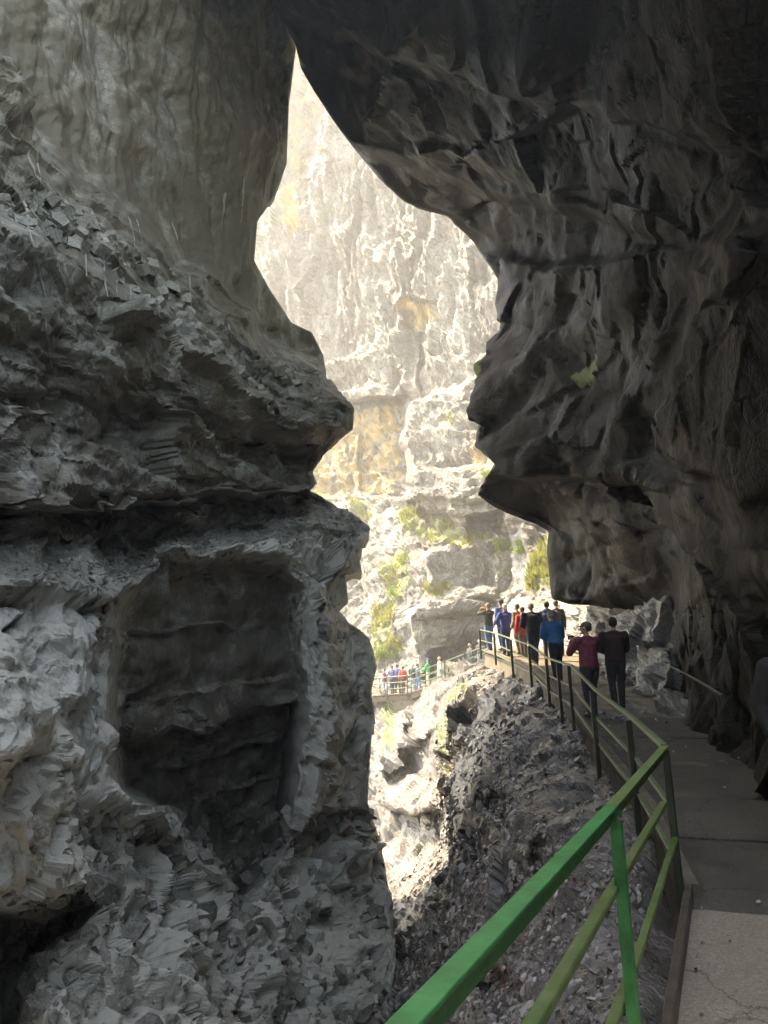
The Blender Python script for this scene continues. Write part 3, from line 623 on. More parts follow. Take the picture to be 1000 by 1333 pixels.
# ------------------------------------------------------------------ small mesh helpers
def mesh_obj(name, bm, mat, parent=None, smooth=False):
    me = bpy.data.meshes.new(name); bm.normal_update(); bm.to_mesh(me); bm.free()
    if smooth: me.polygons.foreach_set('use_smooth', [True] * len(me.polygons))
    for m in (mat if isinstance(mat, (list, tuple)) else [mat]): me.materials.append(m)
    o = bpy.data.objects.new(name, me); COL.objects.link(o)
    if parent: o.parent = parent
    return o
def thing(name, label, cat, loc=(0, 0, 0), rotz=0, group=None):
    o = bpy.data.objects.new(name, None); COL.objects.link(o); o.location = loc; o.rotation_euler = (0, 0, rotz)
    o.empty_display_size = 0.2
    return tag(o, label, cat, group)
def tag(o, label, cat, group=None):
    o['label'] = label; o['category'] = cat
    if group: o['group'] = group
    return o
def bar(bm, a, b, wd, ht, up=Vector((0, 0, 1)), bevel=0.15):
    """rectangular bar from a to b with slightly chamfered edges"""
    a, b = Vector(a), Vector(b); d = (b - a).normalized()
    s = d.cross(up)
    if s.length < 1e-4: s = Vector((1, 0, 0))
    s.normalize(); u = s.cross(d)
    c = min(wd, ht) * bevel; hw, hh = wd / 2, ht / 2
    prof = [(-hw + c, -hh), (hw - c, -hh), (hw, -hh + c), (hw, hh - c), (hw - c, hh), (-hw + c, hh), (-hw, hh - c), (-hw, -hh + c)]
    v = [[bm.verts.new(p + s * x + u * y) for x, y in prof] for p in (a, b)]
    for i in range(8): bm.faces.new((v[0][i], v[0][(i + 1) % 8], v[1][(i + 1) % 8], v[1][i]))
    bm.faces.new(v[0][::-1]); bm.faces.new(v[1])
def tube(bm, pts, r, seg=8):
    pts = [Vector(p) for p in pts]; rings = []
    for i, p in enumerate(pts):
        d = (pts[min(i + 1, len(pts) - 1)] - pts[max(i - 1, 0)]).normalized()
        s = d.cross(Vector((0, 0, 1)));  s = s.normalized() if s.length > 1e-3 else Vector((1, 0, 0)); u = s.cross(d)
        rr = r[i] if isinstance(r, (list, tuple)) else r
        rings.append([bm.verts.new(p + (s * math.cos(t) + u * math.sin(t)) * rr) for t in [2 * math.pi * k / seg for k in range(seg)]])
    for a, b in zip(rings[:-1], rings[1:]):
        for k in range(seg): bm.faces.new((a[k], a[(k + 1) % seg], b[(k + 1) % seg], b[k]))
    bm.faces.new(rings[0][::-1]); bm.faces.new(rings[-1])
def rel(pts, o): return [Vector(p) - Vector(o) for p in pts]

# ------------------------------------------------------------------ path
ZP = ([-8, 3, 3.9, 5.6, 7.6, 10.6, 14.8, 17.4, 21, 26, 29, 33, 40], [-.15, -.14, -.1, .05, .2, .4, .66, 1.05, 1.5, 1.92, 2.2, 2.4, 2.4])
def zpath(y): return float(np.interp(y, *ZP))
RAIL_TOP = [(865, 972, 5.65), (824, 935, 7.9), (775, 898, 11), (744, 866, 13.9), (729, 862, 15.8), (714, 857, 17.6), (691, 840, 20.5), (667, 832, 23.5), (645, 824, 26.5), (626, 820, 29)]
RT = [P3(*p) for p in RAIL_TOP]
NEAR_A, NEAR_B, CORNER = P3(470, 1362, 1.22), P3(796, 1050, 3.37), RT[0]
nd = (NEAR_B - NEAR_A).normalized()
def left_edge(y):
    xs = [NEAR_A.x - nd.x / nd.y * (NEAR_A.y + 8)] + [CORNER.x] + [p.x for p in RT[1:]] + [RT[-1].x + .4, RT[-1].x + 1.2]
    ys = [-8] + [CORNER.y] + [p.y for p in RT[1:]] + [32, 36]
    return float(np.interp(y, ys, xs)) + 0.09
def right_edge(y): return float(np.interp(y, [-8, 0, 4.2, 5.8, 7.4, 9.8, 12.9, 16.2, 18, 20, 24, 28, 36], [3.4, 3.4, 3.6, 3.9, 4.3, 4.9, 5.6, 6.4, 6.4, 6.5, 6.6, 7.2, 9]))
M_conc_wet = concrete_mat('damp_concrete', (.085, .078, .063), (.18, .165, .14), (.05, .047, .04), .85)
def make_path():
    root = None
    cuts = [-8, -3, 1.2, 5.5, 7.1, 8.6, 10.4, 12.6, 15, 17.2, 19.6, 22, 24.5, 27, 30, 33]
    bm = bmesh.new()
    prev = None
    for y in np.linspace(-8, 33.5, 60):
        a = bm.verts.new((left_edge(y) + .02, y, zpath(y) - .1)); b = bm.verts.new((right_edge(y) + .6, y, zpath(y) - .1))
        c = bm.verts.new((left_edge(y) + .02, y, zpath(y) - .5)); d = bm.verts.new((right_edge(y) + .6, y, zpath(y) - .5))
        if prev:
            bm.faces.new((prev[0], prev[1], b, a)); bm.faces.new((prev[2], prev[0], a, c)); bm.faces.new((prev[1], prev[3], d, b)); bm.faces.new((prev[3], prev[2], c, d))
        prev = (a, b, c, d)
    root = kind(mesh_obj('path', bm, M_conc_wet), 'structure')
    for i, (y0, y1) in enumerate(zip(cuts[:-1], cuts[1:])):
        n = max(6, int((y1 - y0) / .12)); m = 24
        skew = 0.0 if y1 < 5 else 0.28
        YY = np.linspace(y0 + .012, y1 - .012, n); S = np.linspace(0, 1, m); G = np.zeros((n, m, 3))
        for a, y in enumerate(YY):
            l, r = left_edge(y), right_edge(y) + .5
            G[a, :, 0] = l + (r - l) * S; G[a, :, 1] = y - skew * (S * (r - l)) * (1 if y0 > 5 else ((y - y0) / (y1 - y0) if i == 2 else 0)); G[a, :, 2] = [zpath(v) for v in G[a, :, 1]]
        q = G.reshape(-1, 3)
        G[..., 2] += (0.012 * fbm(q * 1.4, 3, 801) + 0.008 * fbm(q * 9, 2, 803)).reshape(n, m) + random.uniform(-.012, .012)
        G[0, :, 2] -= .02; G[-1, :, 2] -= .02; G[:, 0, 2] -= .006
        lo = G.copy(); lo[..., 2] -= .12
        G = np.concatenate([lo[:1], G, lo[-1:]], 0)
        o = grid_mesh('slab', G, M_conc if i <= 2 else (M_conc_wet if y0 < 14.5 else M_wallc)); o.parent = root
    # raised edge strip of steel along the gorge side
    bm = bmesh.new()
    ys = [-3, 1, 3, CORNER.y] 
    for a, b in zip(ys[:-1], ys[1:]): bar(bm, (left_edge(a) - .01, a, zpath(a) + .0), (left_edge(b) - .01, b, zpath(b) + .0), .05, .16)
    mesh_obj('edge_strip', bm, M_steel, root)
    bm = bmesh.new(); ys = [p.y for p in RT]
    for a, b in zip(ys[:-1], ys[1:]): bar(bm, (left_edge(a) + .02, a, zpath(a) + .02), (left_edge(b) + .02, b, zpath(b) + .02), .1, .12)
    mesh_obj('kerb', bm, M_wallc, root)
    return root
make_path()
def make_retaining():
    ys = np.unique(np.concatenate([np.linspace(-3, CORNER.y, 30), np.linspace(CORNER.y, 29.3, 160)]))
    prof = [(-.5, -.02), (0, 0.0), (.012, -.3), (0.03, -.9), (.05, -1.6), (.1, -2.6), (.2, -4.0)]
    ts = np.linspace(0, 1, 40)
    G = np.zeros((len(ys), 46, 3))
    for i, y in enumerate(ys):
        l = left_edge(y)
        z = np.r_[0, 0, np.linspace(-.02, -4, 44)]
        G[i, :, 0] = l + np.r_[.6, .05, np.linspace(.0, -.06, 44)]
        G[i, :, 1] = y; G[i, :, 2] = zpath(y) - .07 + z
    q = G.reshape(-1, 3)
    G[..., 0] += (0.03 * fbm(q * 1.1, 4, 811)).reshape(G.shape[:2])
    o = grid_mesh('retaining_wall', G, M_wallc)
    return tag(o, 'stained tan concrete retaining wall carrying the gorge path', 'wall')
make_retaining()

# ------------------------------------------------------------------ railings
def near_railing():
    A, B, C = NEAR_A - nd * 3.0, NEAR_B, CORNER
    A.z = NEAR_A.z
    o0 = Vector((C.x, C.y, zpath(C.y)))
    t = thing('railing', 'bright green painted angle-iron railing with worn lower rails along the path', 'railing', o0)
    inn = Vector((nd.y, -nd.x, 0)).normalized()      # towards the path
    def angle(bm, a, b):
        bar(bm, a, b, .052, .012); bar(bm, a + Vector((0, 0, -.046)) - inn * .02, b + Vector((0, 0, -.046)) - inn * .02, .011, .075)
    bm = bmesh.new(); angle(bm, *rel((A, B), o0)); mesh_obj('top_rail', bm, M_green, t)
    bm = bmesh.new(); angle(bm, *rel((B + nd * .004, C + nd * .03), o0)); x = mesh_obj('top_rail', bm, M_worn, t); x['label'] = 'worn olive end length of the top rail'
    m0, m1 = P3(700, 1325, 2.2), P3(864, 1046, C.y - .05)
    d = (m1 - m0).normalized()
    bm = bmesh.new(); bar(bm, *rel((m0 - d * 4, m1), o0), .045, .03); mesh_obj('middle_rail', bm, M_worn, t)
    l0, l1, l2 = P3(797, 1333, 3.3), P3(836, 1226, 4.3), P3(879, 1092, C.y - .05)
    d = (l1 - l0).normalized()
    bm = bmesh.new(); bar(bm, *rel((l0 - d * 3, l1), o0), .045, .03); bar(bm, *rel((l1, l2), o0), .04, .028); mesh_obj('bottom_rail', bm, M_worn, t)
    for k, (p, m) in enumerate(((NEAR_A + nd * .12, M_green), (NEAR_B + nd * .06, M_green), (C, M_olive))):
        q = p + inn * .004
        bm = bmesh.new(); bar(bm, Vector((q.x, q.y, p.z - .02)) - o0, Vector((q.x + .02, q.y, p.z - 1.45 if k < 2 else p.z - 1.1)) - o0, .05, .04, up=nd); mesh_obj('post', bm, m, t)
    # bolts at the rail joint
    for p in (B + Vector((0, 0, -.05)), A + nd * 3.25 + Vector((0, 0, -.05))):
        bm = bmesh.new(); bmesh.ops.create_cone(bm, cap_ends=True, segments=8, radius1=.009, radius2=.007, depth=.03, matrix=Matrix.Translation(p + inn * .03 - o0) @ Matrix.Rotation(R(90), 4, 'Y')); mesh_obj('bolt', bm, M_steel, t)
near_railing()
def path_railing():
    o0 = Vector((RT[0].x, RT[0].y, zpath(RT[0].y)))
    t = thing('railing', 'dark olive railing following the path past the walkers', 'railing', o0)
    pts = RT
    bm = bmesh.new()
    for a, b in zip(pts[:-1], pts[1:]): bar(bm, *rel((a + (b - a) * .004, b), o0), .05, .035)
    mesh_obj('top_rail', bm, M_railtop, t)
    for k, dz in enumerate((.38, .72)):
        bm = bmesh.new(); off = Vector((0, 0, -dz))
        for a, b in zip(pts[:-1], pts[1:]):
            bar(bm, *rel((a + off + (b - a) * .004, b + off), o0), .04, .03)
        mesh_obj('middle_rail' if k == 0 else 'bottom_rail', bm, M_railtop, t)
    for i, p in enumerate(pts[1:]):
        h = 1.22 if i < 7 else 1.05
        q = p + Vector((-.05, 0, -.018)); d = Vector((.02, 0, -1))
        bm = bmesh.new(); bar(bm, q - o0, q + d * h - o0, .06 if i < 4 else .07, .05, up=Vector((0, 1, 0))); mesh_obj('post', bm, M_olive, t)
path_railing()
def wall_handrail():
    pts = [P3(874, 868, 16.0), P3(905, 884, 12.9), P3(925, 896, 11.3), P3(941, 906, 10.6)]
    o0 = pts[0]; bm = bmesh.new(); tube(bm, rel(pts, o0), .022, 8)
    t = thing('handrail', 'thin steel handrail fixed along the dark rock wall', 'handrail', o0)
    mesh_obj('rail', bm, M_steel, t)
    for p in pts[::2] + [pts[-1]]:
        bm = bmesh.new(); tube(bm, rel([p, p + Vector((.5, .25, -.02))], o0), .014, 6); mesh_obj('bracket', bm, M_olive, t)
wall_handrail()

# ------------------------------------------------------------------ footbridge
M_deckwood = simple_mat('bridge_planks', (0.16, 0.12, 0.09), 0.8, 0.3, 6)
BA, BB, BC = P3(455, 908, 51.5), P3(546, 902, 49), P3(648, 866, 44.5)
def bridge_pt(u):                     # u 0..2 along the two spans
    return BA.lerp(BB, u) if u <= 1 else BB.lerp(BC, u - 1)
def make_bridge():
    o0 = BB + Vector((0, 0, -3))
    t = thing('footbridge', 'steel footbridge with plank deck on a concrete pier across the gorge', 'bridge', o0)
    for a, b in ((BA, BB), (BB, BC)):
        d = (b - a).normalized(); s = Vector((-d.y, d.x, 0)).normalized()
        for k in (-1, 1):
            bm = bmesh.new(); bar(bm, *rel((a + s * .85 * k - Vector((0, 0, .22)), b + s * .85 * k - Vector((0, 0, .22))), o0), .12, .3); mesh_obj('beam', bm, M_steel, t)
        n = int((b - a).length / .3)
        me = None
        for i in range(n):
            c = a + (b - a) * ((i + .5) / n)
            bm = bmesh.new(); bar(bm, *rel((c - s * 1.0, c + s * 1.0), o0), .27, .05); mesh_obj('plank', bm, M_deckwood, t)
        for k in (-1, 1):
            for dz, nm in ((1.08, 'top_rail'), (.72, 'middle_rail'), (.36, 'bottom_rail')):
                bm = bmesh.new(); bar(bm, *rel((a + s * .95 * k + Vector((0, 0, dz)), b + s * .95 * k + Vector((0, 0, dz))), o0), .05, .05); mesh_obj(nm, bm, M_railtop, t)
            m = max(2, int((b - a).length / 1.5))
            for i in range(m + 1):
                if i == m and b == BB: continue
                c = a + (b - a) * (i / m) + s * 1.02 * k
                bm = bmesh.new(); bar(bm, *rel((c - Vector((0, 0, .3)), c + Vector((0, 0, 1.1))), o0), .06, .06, up=Vector((0, 1, 0))); mesh_obj('post', bm, M_olive, t)
    bm = bmesh.new(); bmesh.ops.create_cube(bm, size=1, matrix=Matrix.Translation(Vector((-.45, 0, -1.4)) + BB - o0) @ Matrix.Rotation(R(-20), 4, 'Z') @ Matrix.Diagonal((2.0, 1.4, 2.0, 1)))
    bmesh.ops.bevel(bm, geom=bm.edges[:], offset=.05, segments=2, affect='EDGES'); mesh_obj('pier', bm, M_wallc, t)
make_bridge()
# ------------------------------------------------------------------ people
def ico(bm, c, r, sub=2):
    if not hasattr(r, '__len__'): r = (r, r, r)
    return bmesh.ops.create_icosphere(bm, subdivisions=sub, radius=1, matrix=Matrix.Translation(Vector(c)) @ Matrix.Diagonal((*r, 1)))['verts']
def hull(bm, *balls):
    """convex hull of a few ellipsoids added as one closed lump"""
    t = bmesh.new()
    for c, r in balls: ico(t, c, r, 2)
    g = bmesh.ops.convex_hull(t, input=t.verts[:])
    junk = [v for v in t.verts if not v.link_faces] + [e for e in g['geom_interior'] if isinstance(e, bmesh.types.BMVert) and e.is_valid]
    bmesh.ops.delete(t, geom=list({v for v in junk if v.is_valid}), context='VERTS')
    me = bpy.data.meshes.new('t'); t.to_mesh(me); t.free(); bm.from_mesh(me); bpy.data.meshes.remove(me)
def lump(name, bm, mat, parent, voxel, smooth=4):
    """overlapping lumps become one continuous skin"""
    me = bpy.data.meshes.new(name); bm.to_mesh(me); bm.free()
    o = bpy.data.objects.new(name, me); COL.objects.link(o)
    m = o.modifiers.new('r', 'REMESH'); m.mode = 'VOXEL'; m.voxel_size = voxel
    m2 = o.modifiers.new('s', 'SMOOTH'); m2.factor = 0.5; m2.iterations = smooth
    dg = bpy.context.evaluated_depsgraph_get()
    me2 = bpy.data.meshes.new_from_object(o.evaluated_get(dg)); me2.name = name
    o.modifiers.clear(); o.data = me2; bpy.data.meshes.remove(me)
    me2.polygons.foreach_set('use_smooth', [True] * len(me2.polygons)); me2.materials.clear(); me2.materials.append(mat)
    o.parent = parent; return o
MATS = {}
def cloth(c, rough=0.85):
    k = (tuple(c), rough)
    if k not in MATS: MATS[k] = simple_mat('cloth', c, rough, 0.3, 14, bump=0.3)
    return MATS[k]
M_skin = simple_mat('skin', (0.5, 0.3, 0.22), 0.55, 0.08, 8, bump=0)
V = Vector
def person(label, pos, heading, h=1.74, jacket=(.05, .05, .06), trousers=(.03, .035, .05), hair=(.06, .045, .035), hat=None, arms='down', lean=0.0, stride=0.1, voxel=0.022, long_coat=0.0, pack=None, hood=False, bulk=1.0, group=None, shoe=(.03, .03, .03), head_turn=0.0):
    t = thing('person', label, 'person', pos, heading, group)
    k = h / 1.74; B = bulk
    t.scale = (k, k, k)
    L = math.sin(lean); Cc = math.cos(lean)
    def T(x, y, z):                                    # lean the trunk forward about the hips
        dz = z - .92
        return V((x, y * Cc + dz * L, .92 + dz * Cc - y * L)) if z > .92 else V((x, y, z))
    hips = [V((-.09, 0, .9)), V((.09, 0, .9))]
    ankles = [V((-.1, -stride, .09 + max(0, stride) * .25)), V((.1, stride * .9, .09))]
    knees = [V((-.1, -stride * .4 + .035, .5)), V((.1, stride * .55 + .04, .5))]
    sh = [T(-.185 * B, 0, 1.41), T(.185 * B, 0, 1.41)]
    el, wr = [], []
    for i, s in enumerate((-1, 1)):
        mode = arms if isinstance(arms, str) else arms[i]
        if mode == 'down': e, w_ = T(s * .25 * B, -.05, 1.13), T(s * .25 * B, .08, .9)
        elif mode == 'swing': e, w_ = T(s * .26 * B, .1, 1.14), T(s * .22 * B, .3, 1.02)
        elif mode == 'phone': e, w_ = T(s * .24 * B, .2, 1.2), T(s * .07, .38, 1.42)
        elif mode == 'photo_up': e, w_ = T(s * .3 * B, .2, 1.36), T(s * .09, .34, 1.56)
        elif mode == 'hip': e, w_ = T(s * .36 * B, -.06, 1.16), T(s * .2 * B, .08, 1.0)
        elif mode == 'rail': e, w_ = T(s * .26 * B, .16, 1.16), T(s * .2, .4, 1.1)
        elif mode == 'point': e, w_ = T(s * .3, .16, 1.4), T(s * .34, .42, 1.56)
        else: e, w_ = T(s * .23 * B, .12, 1.14), T(s * .06, .2, 1.05)        # hands together in front
        el.append(e); wr.append(w_)
    # body: trunk, limbs, hands with fingers, head with face, one skin
    bm = bmesh.new()
    hull(bm, (T(0, 0, .95), (.145, .1, .09)), (T(0, 0, 1.15), (.125, .09, .1))); hull(bm, (T(0, 0, 1.15), (.125, .09, .1)), (T(0, -.01, 1.33), (.155, .105, .1)))
    hull(bm, (T(0, -.01, 1.38), (.12, .08, .06)), (T(0, 0.0, 1.5), .056)); hull(bm, (T(0, 0, 1.46), .056), (T(0, .015, 1.57), .055))
    ca, sa = math.cos(head_turn), math.sin(head_turn)
    def H(x, y, z): return T(x * ca - y * sa, x * sa + y * ca, z)
    hull(bm, (H(0, .015, 1.65), (.078, .092, .095)), (H(0, .03, 1.585), (.055, .065, .055)))
    ico(bm, H(0, -.01, 1.665), (.08, .095, .09))
    hull(bm, (H(0, .1, 1.66), .012), (H(0, .122, 1.625), .017)); hull(bm, (H(-.035, .09, 1.672), .016), (H(.035, .09, 1.672), .016))
    hull(bm, (H(-.02, .092, 1.592), .011), (H(.02, .092, 1.592), .011)); ico(bm, H(0, .08, 1.562), .022)
    for s in (-1, 1): ico(bm, H(s * .082, 0, 1.64), (.014, .022, .032))
    fine = voxel < .016
    for i, s in enumerate((-1, 1)):
        hull(bm, (sh[i], .052), (el[i], .042)); hull(bm, (el[i], .041), (wr[i], .03))
        hull(bm, (hips[i], .085), (knees[i], .055)); hull(bm, (knees[i], .055), (ankles[i], .038)); hull(bm, (ankles[i], .038), (ankles[i] + V((0, .13, -.045)), (.035, .06, .028)))
        d = (wr[i] - el[i]).normalized(); side = d.cross(V((0, 1, .2))).normalized(); nrm = side.cross(d)
        palm = wr[i] + d * .055
        hull(bm, (wr[i], .026), (palm - side * .022, .017), (palm + side * .022, .017))
        for f, (o_, ln) in enumerate(((-.03, .06), (-.01, .075), (.01, .07), (.029, .055))):
            a = palm + side * o_ + d * .012; m_ = a + d * ln * .55 + nrm * .01; b = m_ + d * ln * .3 + nrm * .03
            hull(bm, (a, .011), (m_, .0105)); hull(bm, (m_, .0105), (b, .0095))
        th = wr[i] + d * .02 - side * .025 * s; hull(bm, (th, .013), (th + d * .04 - side * .028 * s + nrm * .012, .0105))
    lump('body', bm, M_skin, t, voxel * .6 if fine else voxel, 3)
    # jacket
    bm = bmesh.new(); hem = .9 - long_coat
    hull(bm, (T(0, 0, .93), (.185 * B, .14 * B, .06)), (T(0, 0, 1.15), (.17 * B, .135 * B, .1)))
    hull(bm, (T(0, 0, 1.15), (.17 * B, .135 * B, .1)), (T(0, -.015, 1.34), (.19 * B, .14 * B, .1)))
    hull(bm, (T(-.13 * B, 0, 1.4), .075), (T(.13 * B, 0, 1.4), .075), (T(0, -.01, 1.48), (.075, .07, .04)))
    if long_coat: hull(bm, (V((0, 0, .95)), (.185 * B, .145, .05)), (V((0, 0, hem)), (.2 * B, .16, .03)))
    for i, s in enumerate((-1, 1)):
        hull(bm, (sh[i], .078 * B), (el[i], .064 * B)); hull(bm, (el[i], .064 * B), (wr[i] - (wr[i] - el[i]).normalized() * .02, .046))
    if hood: hull(bm, (T(-.06, -.07, 1.48), .06), (T(.06, -.07, 1.48), .06), (T(0, -.1, 1.44), .05))
    jk = lump('jacket', bm, cloth(jacket), t, voxel, 2)
    # trousers
    bm = bmesh.new()
    hull(bm, (V((0, 0, .98)), (.165, .12, .05)), (V((0, 0, .88)), (.175 * B, .13 * B, .08)))
    for i in range(2):
        hull(bm, (hips[i], .108 * B), (knees[i], .076)); hull(bm, (knees[i], .076), (ankles[i] + V((0, 0, -.01)), .062))
    lump('trousers', bm, cloth(trousers), t, voxel, 2)
    for i in range(2):
        bm = bmesh.new(); a = ankles[i]
        hull(bm, (a + V((0, -.03, -.04)), (.047, .05, .045)), (a + V((0, .02, .0)), (.047, .05, .05))); hull(bm, (a + V((0, -.03, -.05)), (.047, .05, .038)), (a + V((0, .15, -.055)), (.045, .06, .03)))
        lump('shoe', bm, cloth(shoe, .6), t, voxel * .8, 1)
    # hair, cap or woollen hat
    bm = bmesh.new()
    hull(bm, (H(0, -.02, 1.685), (.09, .1, .085)), (H(0, -.045, 1.63), (.078, .07, .06)))
    lump('hair', bm, cloth(hair, .7), t, voxel * .8, 2)
    if hat:
        bm = bmesh.new(); ico(bm, H(0, -.012, 1.7), (.1, .112, .075))
        if hat[0] == 'cap': hull(bm, (H(-.05, .09, 1.685), (.03, .03, .008)), (H(.05, .09, 1.685), (.03, .03, .008)), (H(0, .16, 1.675), (.03, .03, .008)))
        else: hull(bm, (H(-.0, -.01, 1.67), (.1, .11, .03)), (H(0, -.01, 1.73), (.085, .095, .05)))
        lump('cap' if hat[0] == 'cap' else 'woollen_hat', bm, cloth(hat[1]), t, voxel * .7, 1)
    if pack:
        bm = bmesh.new(); hull(bm, (T(-.1, -.2, 1.1), (.06, .07, .08)), (T(.1, -.2, 1.1), (.06, .07, .08)), (T(-.08, -.19, 1.36), (.06, .06, .06)), (T(.08, -.19, 1.36), (.06, .06, .06)))
        hull(bm, (T(-.06, -.28, 1.1), .04), (T(.06, -.28, 1.1), .04), (T(0, -.27, 1.2), .04))
        p = lump('backpack', bm, cloth(pack), t, voxel, 2)
        bm = bmesh.new()
        for s in (-1, 1): tube(bm, [T(s * .11, -.14, 1.38), T(s * .12, 0, 1.5), T(s * .125, .13 * B + .02, 1.36), T(s * .14, .1, 1.15), T(s * .13, -.14, 1.05)], .016, 6)
        mesh_obj('strap', bm, cloth(pack), p)
    return t
def on_path(px, Y):
    x = (px - 500) / F * Y / math.cos(PITCH) if False else None
    lo = at(px, 880, Y); x = lo[0]
    # refine: the column px at depth Y on the path surface
    for py in np.linspace(780, 1150, 371):
        p = at(px, py, Y)
        if p[2] <= zpath(Y) + .01: x = p[0]; break
    return (float(x), float(Y), zpath(Y) + .005)
G1 = 'walkers queueing on the gorge path'; G2 = 'visitors on the far footbridge'
def path_people():
    back = 0.0
    person('walker in maroon jacket and peaked cap raising a phone beside the railing', on_path(772, 14.6), R(24), 1.72, (.2, .045, .07), (.03, .03, .04), hat=('cap', (.16, .13, .09)), arms='phone', voxel=.015, stride=.08, head_turn=R(28), bulk=1.12, group=G1, lean=.03)
    person('walker in dark brown jacket strolling beside the one with a maroon jacket', on_path(806, 15.4), R(-5), 1.74, (.035, .022, .02), (.025, .025, .03), arms='pockets', voxel=.015, stride=.16, bulk=1.12, group=G1, hair=(.03, .022, .02))
    person('walker in bright teal blue jacket bending forward over the railing side', on_path(727, 18.8), R(12), 1.7, (.015, .13, .3), (.02, .025, .04), arms='pockets', lean=.32, voxel=.02, bulk=1.15, hair=(.25, .22, .2), group=G1)
    person('walker in black padded jacket and dark jeans with head lowered', on_path(697, 22.6), R(8), 1.76, (.015, .018, .03), (.02, .03, .06), arms='pockets', lean=.16, voxel=.02, stride=.18, bulk=1.2, hair=(.2, .18, .16), group=G1)
    person('walker in navy hooded coat just behind the teal jacket', on_path(716, 24.0), R(-10), 1.78, (.02, .04, .12), (.02, .02, .03), hood=True, hair=(.03, .03, .04), group=G1, stride=.02)
    person('dark haired walker in black half hidden behind the navy coat', on_path(728, 26.0), R(-20), 1.8, (.03, .028, .028), (.02, .02, .02), group=G1)
    person('walker in red coat squeezed between the blue and black jackets', on_path(683, 25.2), R(15), 1.62, (.5, .05, .04), (.12, .1, .08), group=G1, long_coat=.1)
    person('bareheaded walker in brown grey coat beside the red coat', on_path(676, 26.8), R(40), 1.7, (.2, .15, .11), (.14, .1, .07), group=G1, long_coat=.3)
    person('white haired walker in blue jacket at the railing', on_path(660, 26.2), R(18), 1.72, (.04, .07, .25), (.03, .05, .14), hair=(.6, .58, .55), group=G1, arms=('hip', 'pockets'), stride=.05)
    person('walker in light blue jacket with a dark hat behind the white haired one', on_path(655, 28.4), R(30), 1.85, (.07, .11, .34), (.05, .09, .2), hat=('wool', (.05, .05, .09)), group=G1)
    person('walker in dark olive jacket and jeans lifting both arms to photograph', on_path(638, 28.4), R(25), 1.74, (.06, .06, .04), (.1, .17, .34), arms='photo_up', group=G1, hair=(.2, .17, .14))
    person('walker in grey anorak and pale jeans passing close along the dark rock wall', (3.23, 6.3, zpath(6.3) + .005), R(185), 1.78, (.022, .022, .024), (.13, .17, .3), arms='down', voxel=.015, stride=.14, group=G1, bulk=1.1)
path_people()
def held_phone():
    base = Vector(on_path(772, 14.6)); rot = Matrix.Rotation(R(24), 4, 'Z')
    loc = base + rot @ Vector((0, .475, 1.47))
    t = thing('phone', 'black phone held up by the walker in the maroon jacket', 'phone', loc, R(24))
    bm = bmesh.new(); bar(bm, (-.08, 0, 0), (.08, 0, 0), .009, .078); mesh_obj('case', bm, M_olive, t)
    bm = bmesh.new(); bar(bm, (-.074, -.006, 0), (.074, -.006, 0), .002, .07); mesh_obj('screen', bm, simple_mat('phone_glass', (.02, .022, .028), .1, .1, 5, bump=0), t)
held_phone()
def bridge_people():
    def spot(px):
        best = min((abs(project(bridge_pt(u))[0] - px), u) for u in np.linspace(0, 2, 400))
        p = bridge_pt(best[1]); return (p.x, p.y, p.z + .03)
    rows = [('visitor in pink coat and blue jeans on the footbridge', 501, dict(jacket=(.4, .1, .18), trousers=(.2, .3, .5), h=1.6)),
            ('visitor in grey blue jacket with arms on the footbridge rail', 511, dict(jacket=(.16, .2, .35), trousers=(.05, .06, .1), arms='rail')),
            ('visitor in navy jacket and dark hat standing behind a red rucksack', 518, dict(jacket=(.06, .09, .22), trousers=(.04, .04, .06), hat=('wool', (.05, .09, .2)), h=1.8)),
            ('visitor carrying a bright red rucksack on the footbridge', 525, dict(jacket=(.4, .12, .12), trousers=(.15, .13, .12), pack=(.75, .03, .04), h=1.66)),
            ('visitor in black jacket and pale hat above the footbridge pier', 538, dict(jacket=(.05, .055, .07), trousers=(.3, .32, .36), hat=('wool', (.45, .4, .35)))),
            ('visitor in slate jacket pointing with one raised arm on the footbridge', 545, dict(jacket=(.1, .13, .18), trousers=(.12, .2, .4), arms=('down', 'point'))),
            ('visitor in bright green jacket, blue cap and cream trousers', 558, dict(jacket=(.02, .36, .12), trousers=(.6, .56, .46), hat=('cap', (.03, .12, .35)), h=1.82, arms='rail')),
            ('visitor in long cream coat on the rising footbridge span', 573, dict(jacket=(.55, .52, .46), trousers=(.4, .38, .35), long_coat=.35, hair=(.4, .36, .3), h=1.66)),
            ('visitor in dark grey jacket climbing towards the path', 613, dict(jacket=(.08, .085, .1), trousers=(.1, .12, .18), hair=(.3, .26, .22))),
            ('visitor with white hair in dark jacket at the upper bridge end', 626, dict(jacket=(.07, .06, .08), trousers=(.3, .32, .4), hair=(.6, .58, .55)))]
    for i, (lb, px, kw) in enumerate(rows):
        person(lb, spot(px), R([70, 20, -40, 15, 160, -60, 75, 100, -60, -40][i]), voxel=.034, group=G2, **kw)
def project(p):
    d = np.array(p) - EYE; z = d @ _f
    return 500 + F * (d @ CR) / z, 666.5 - F * (d @ CU) / z
bridge_people()

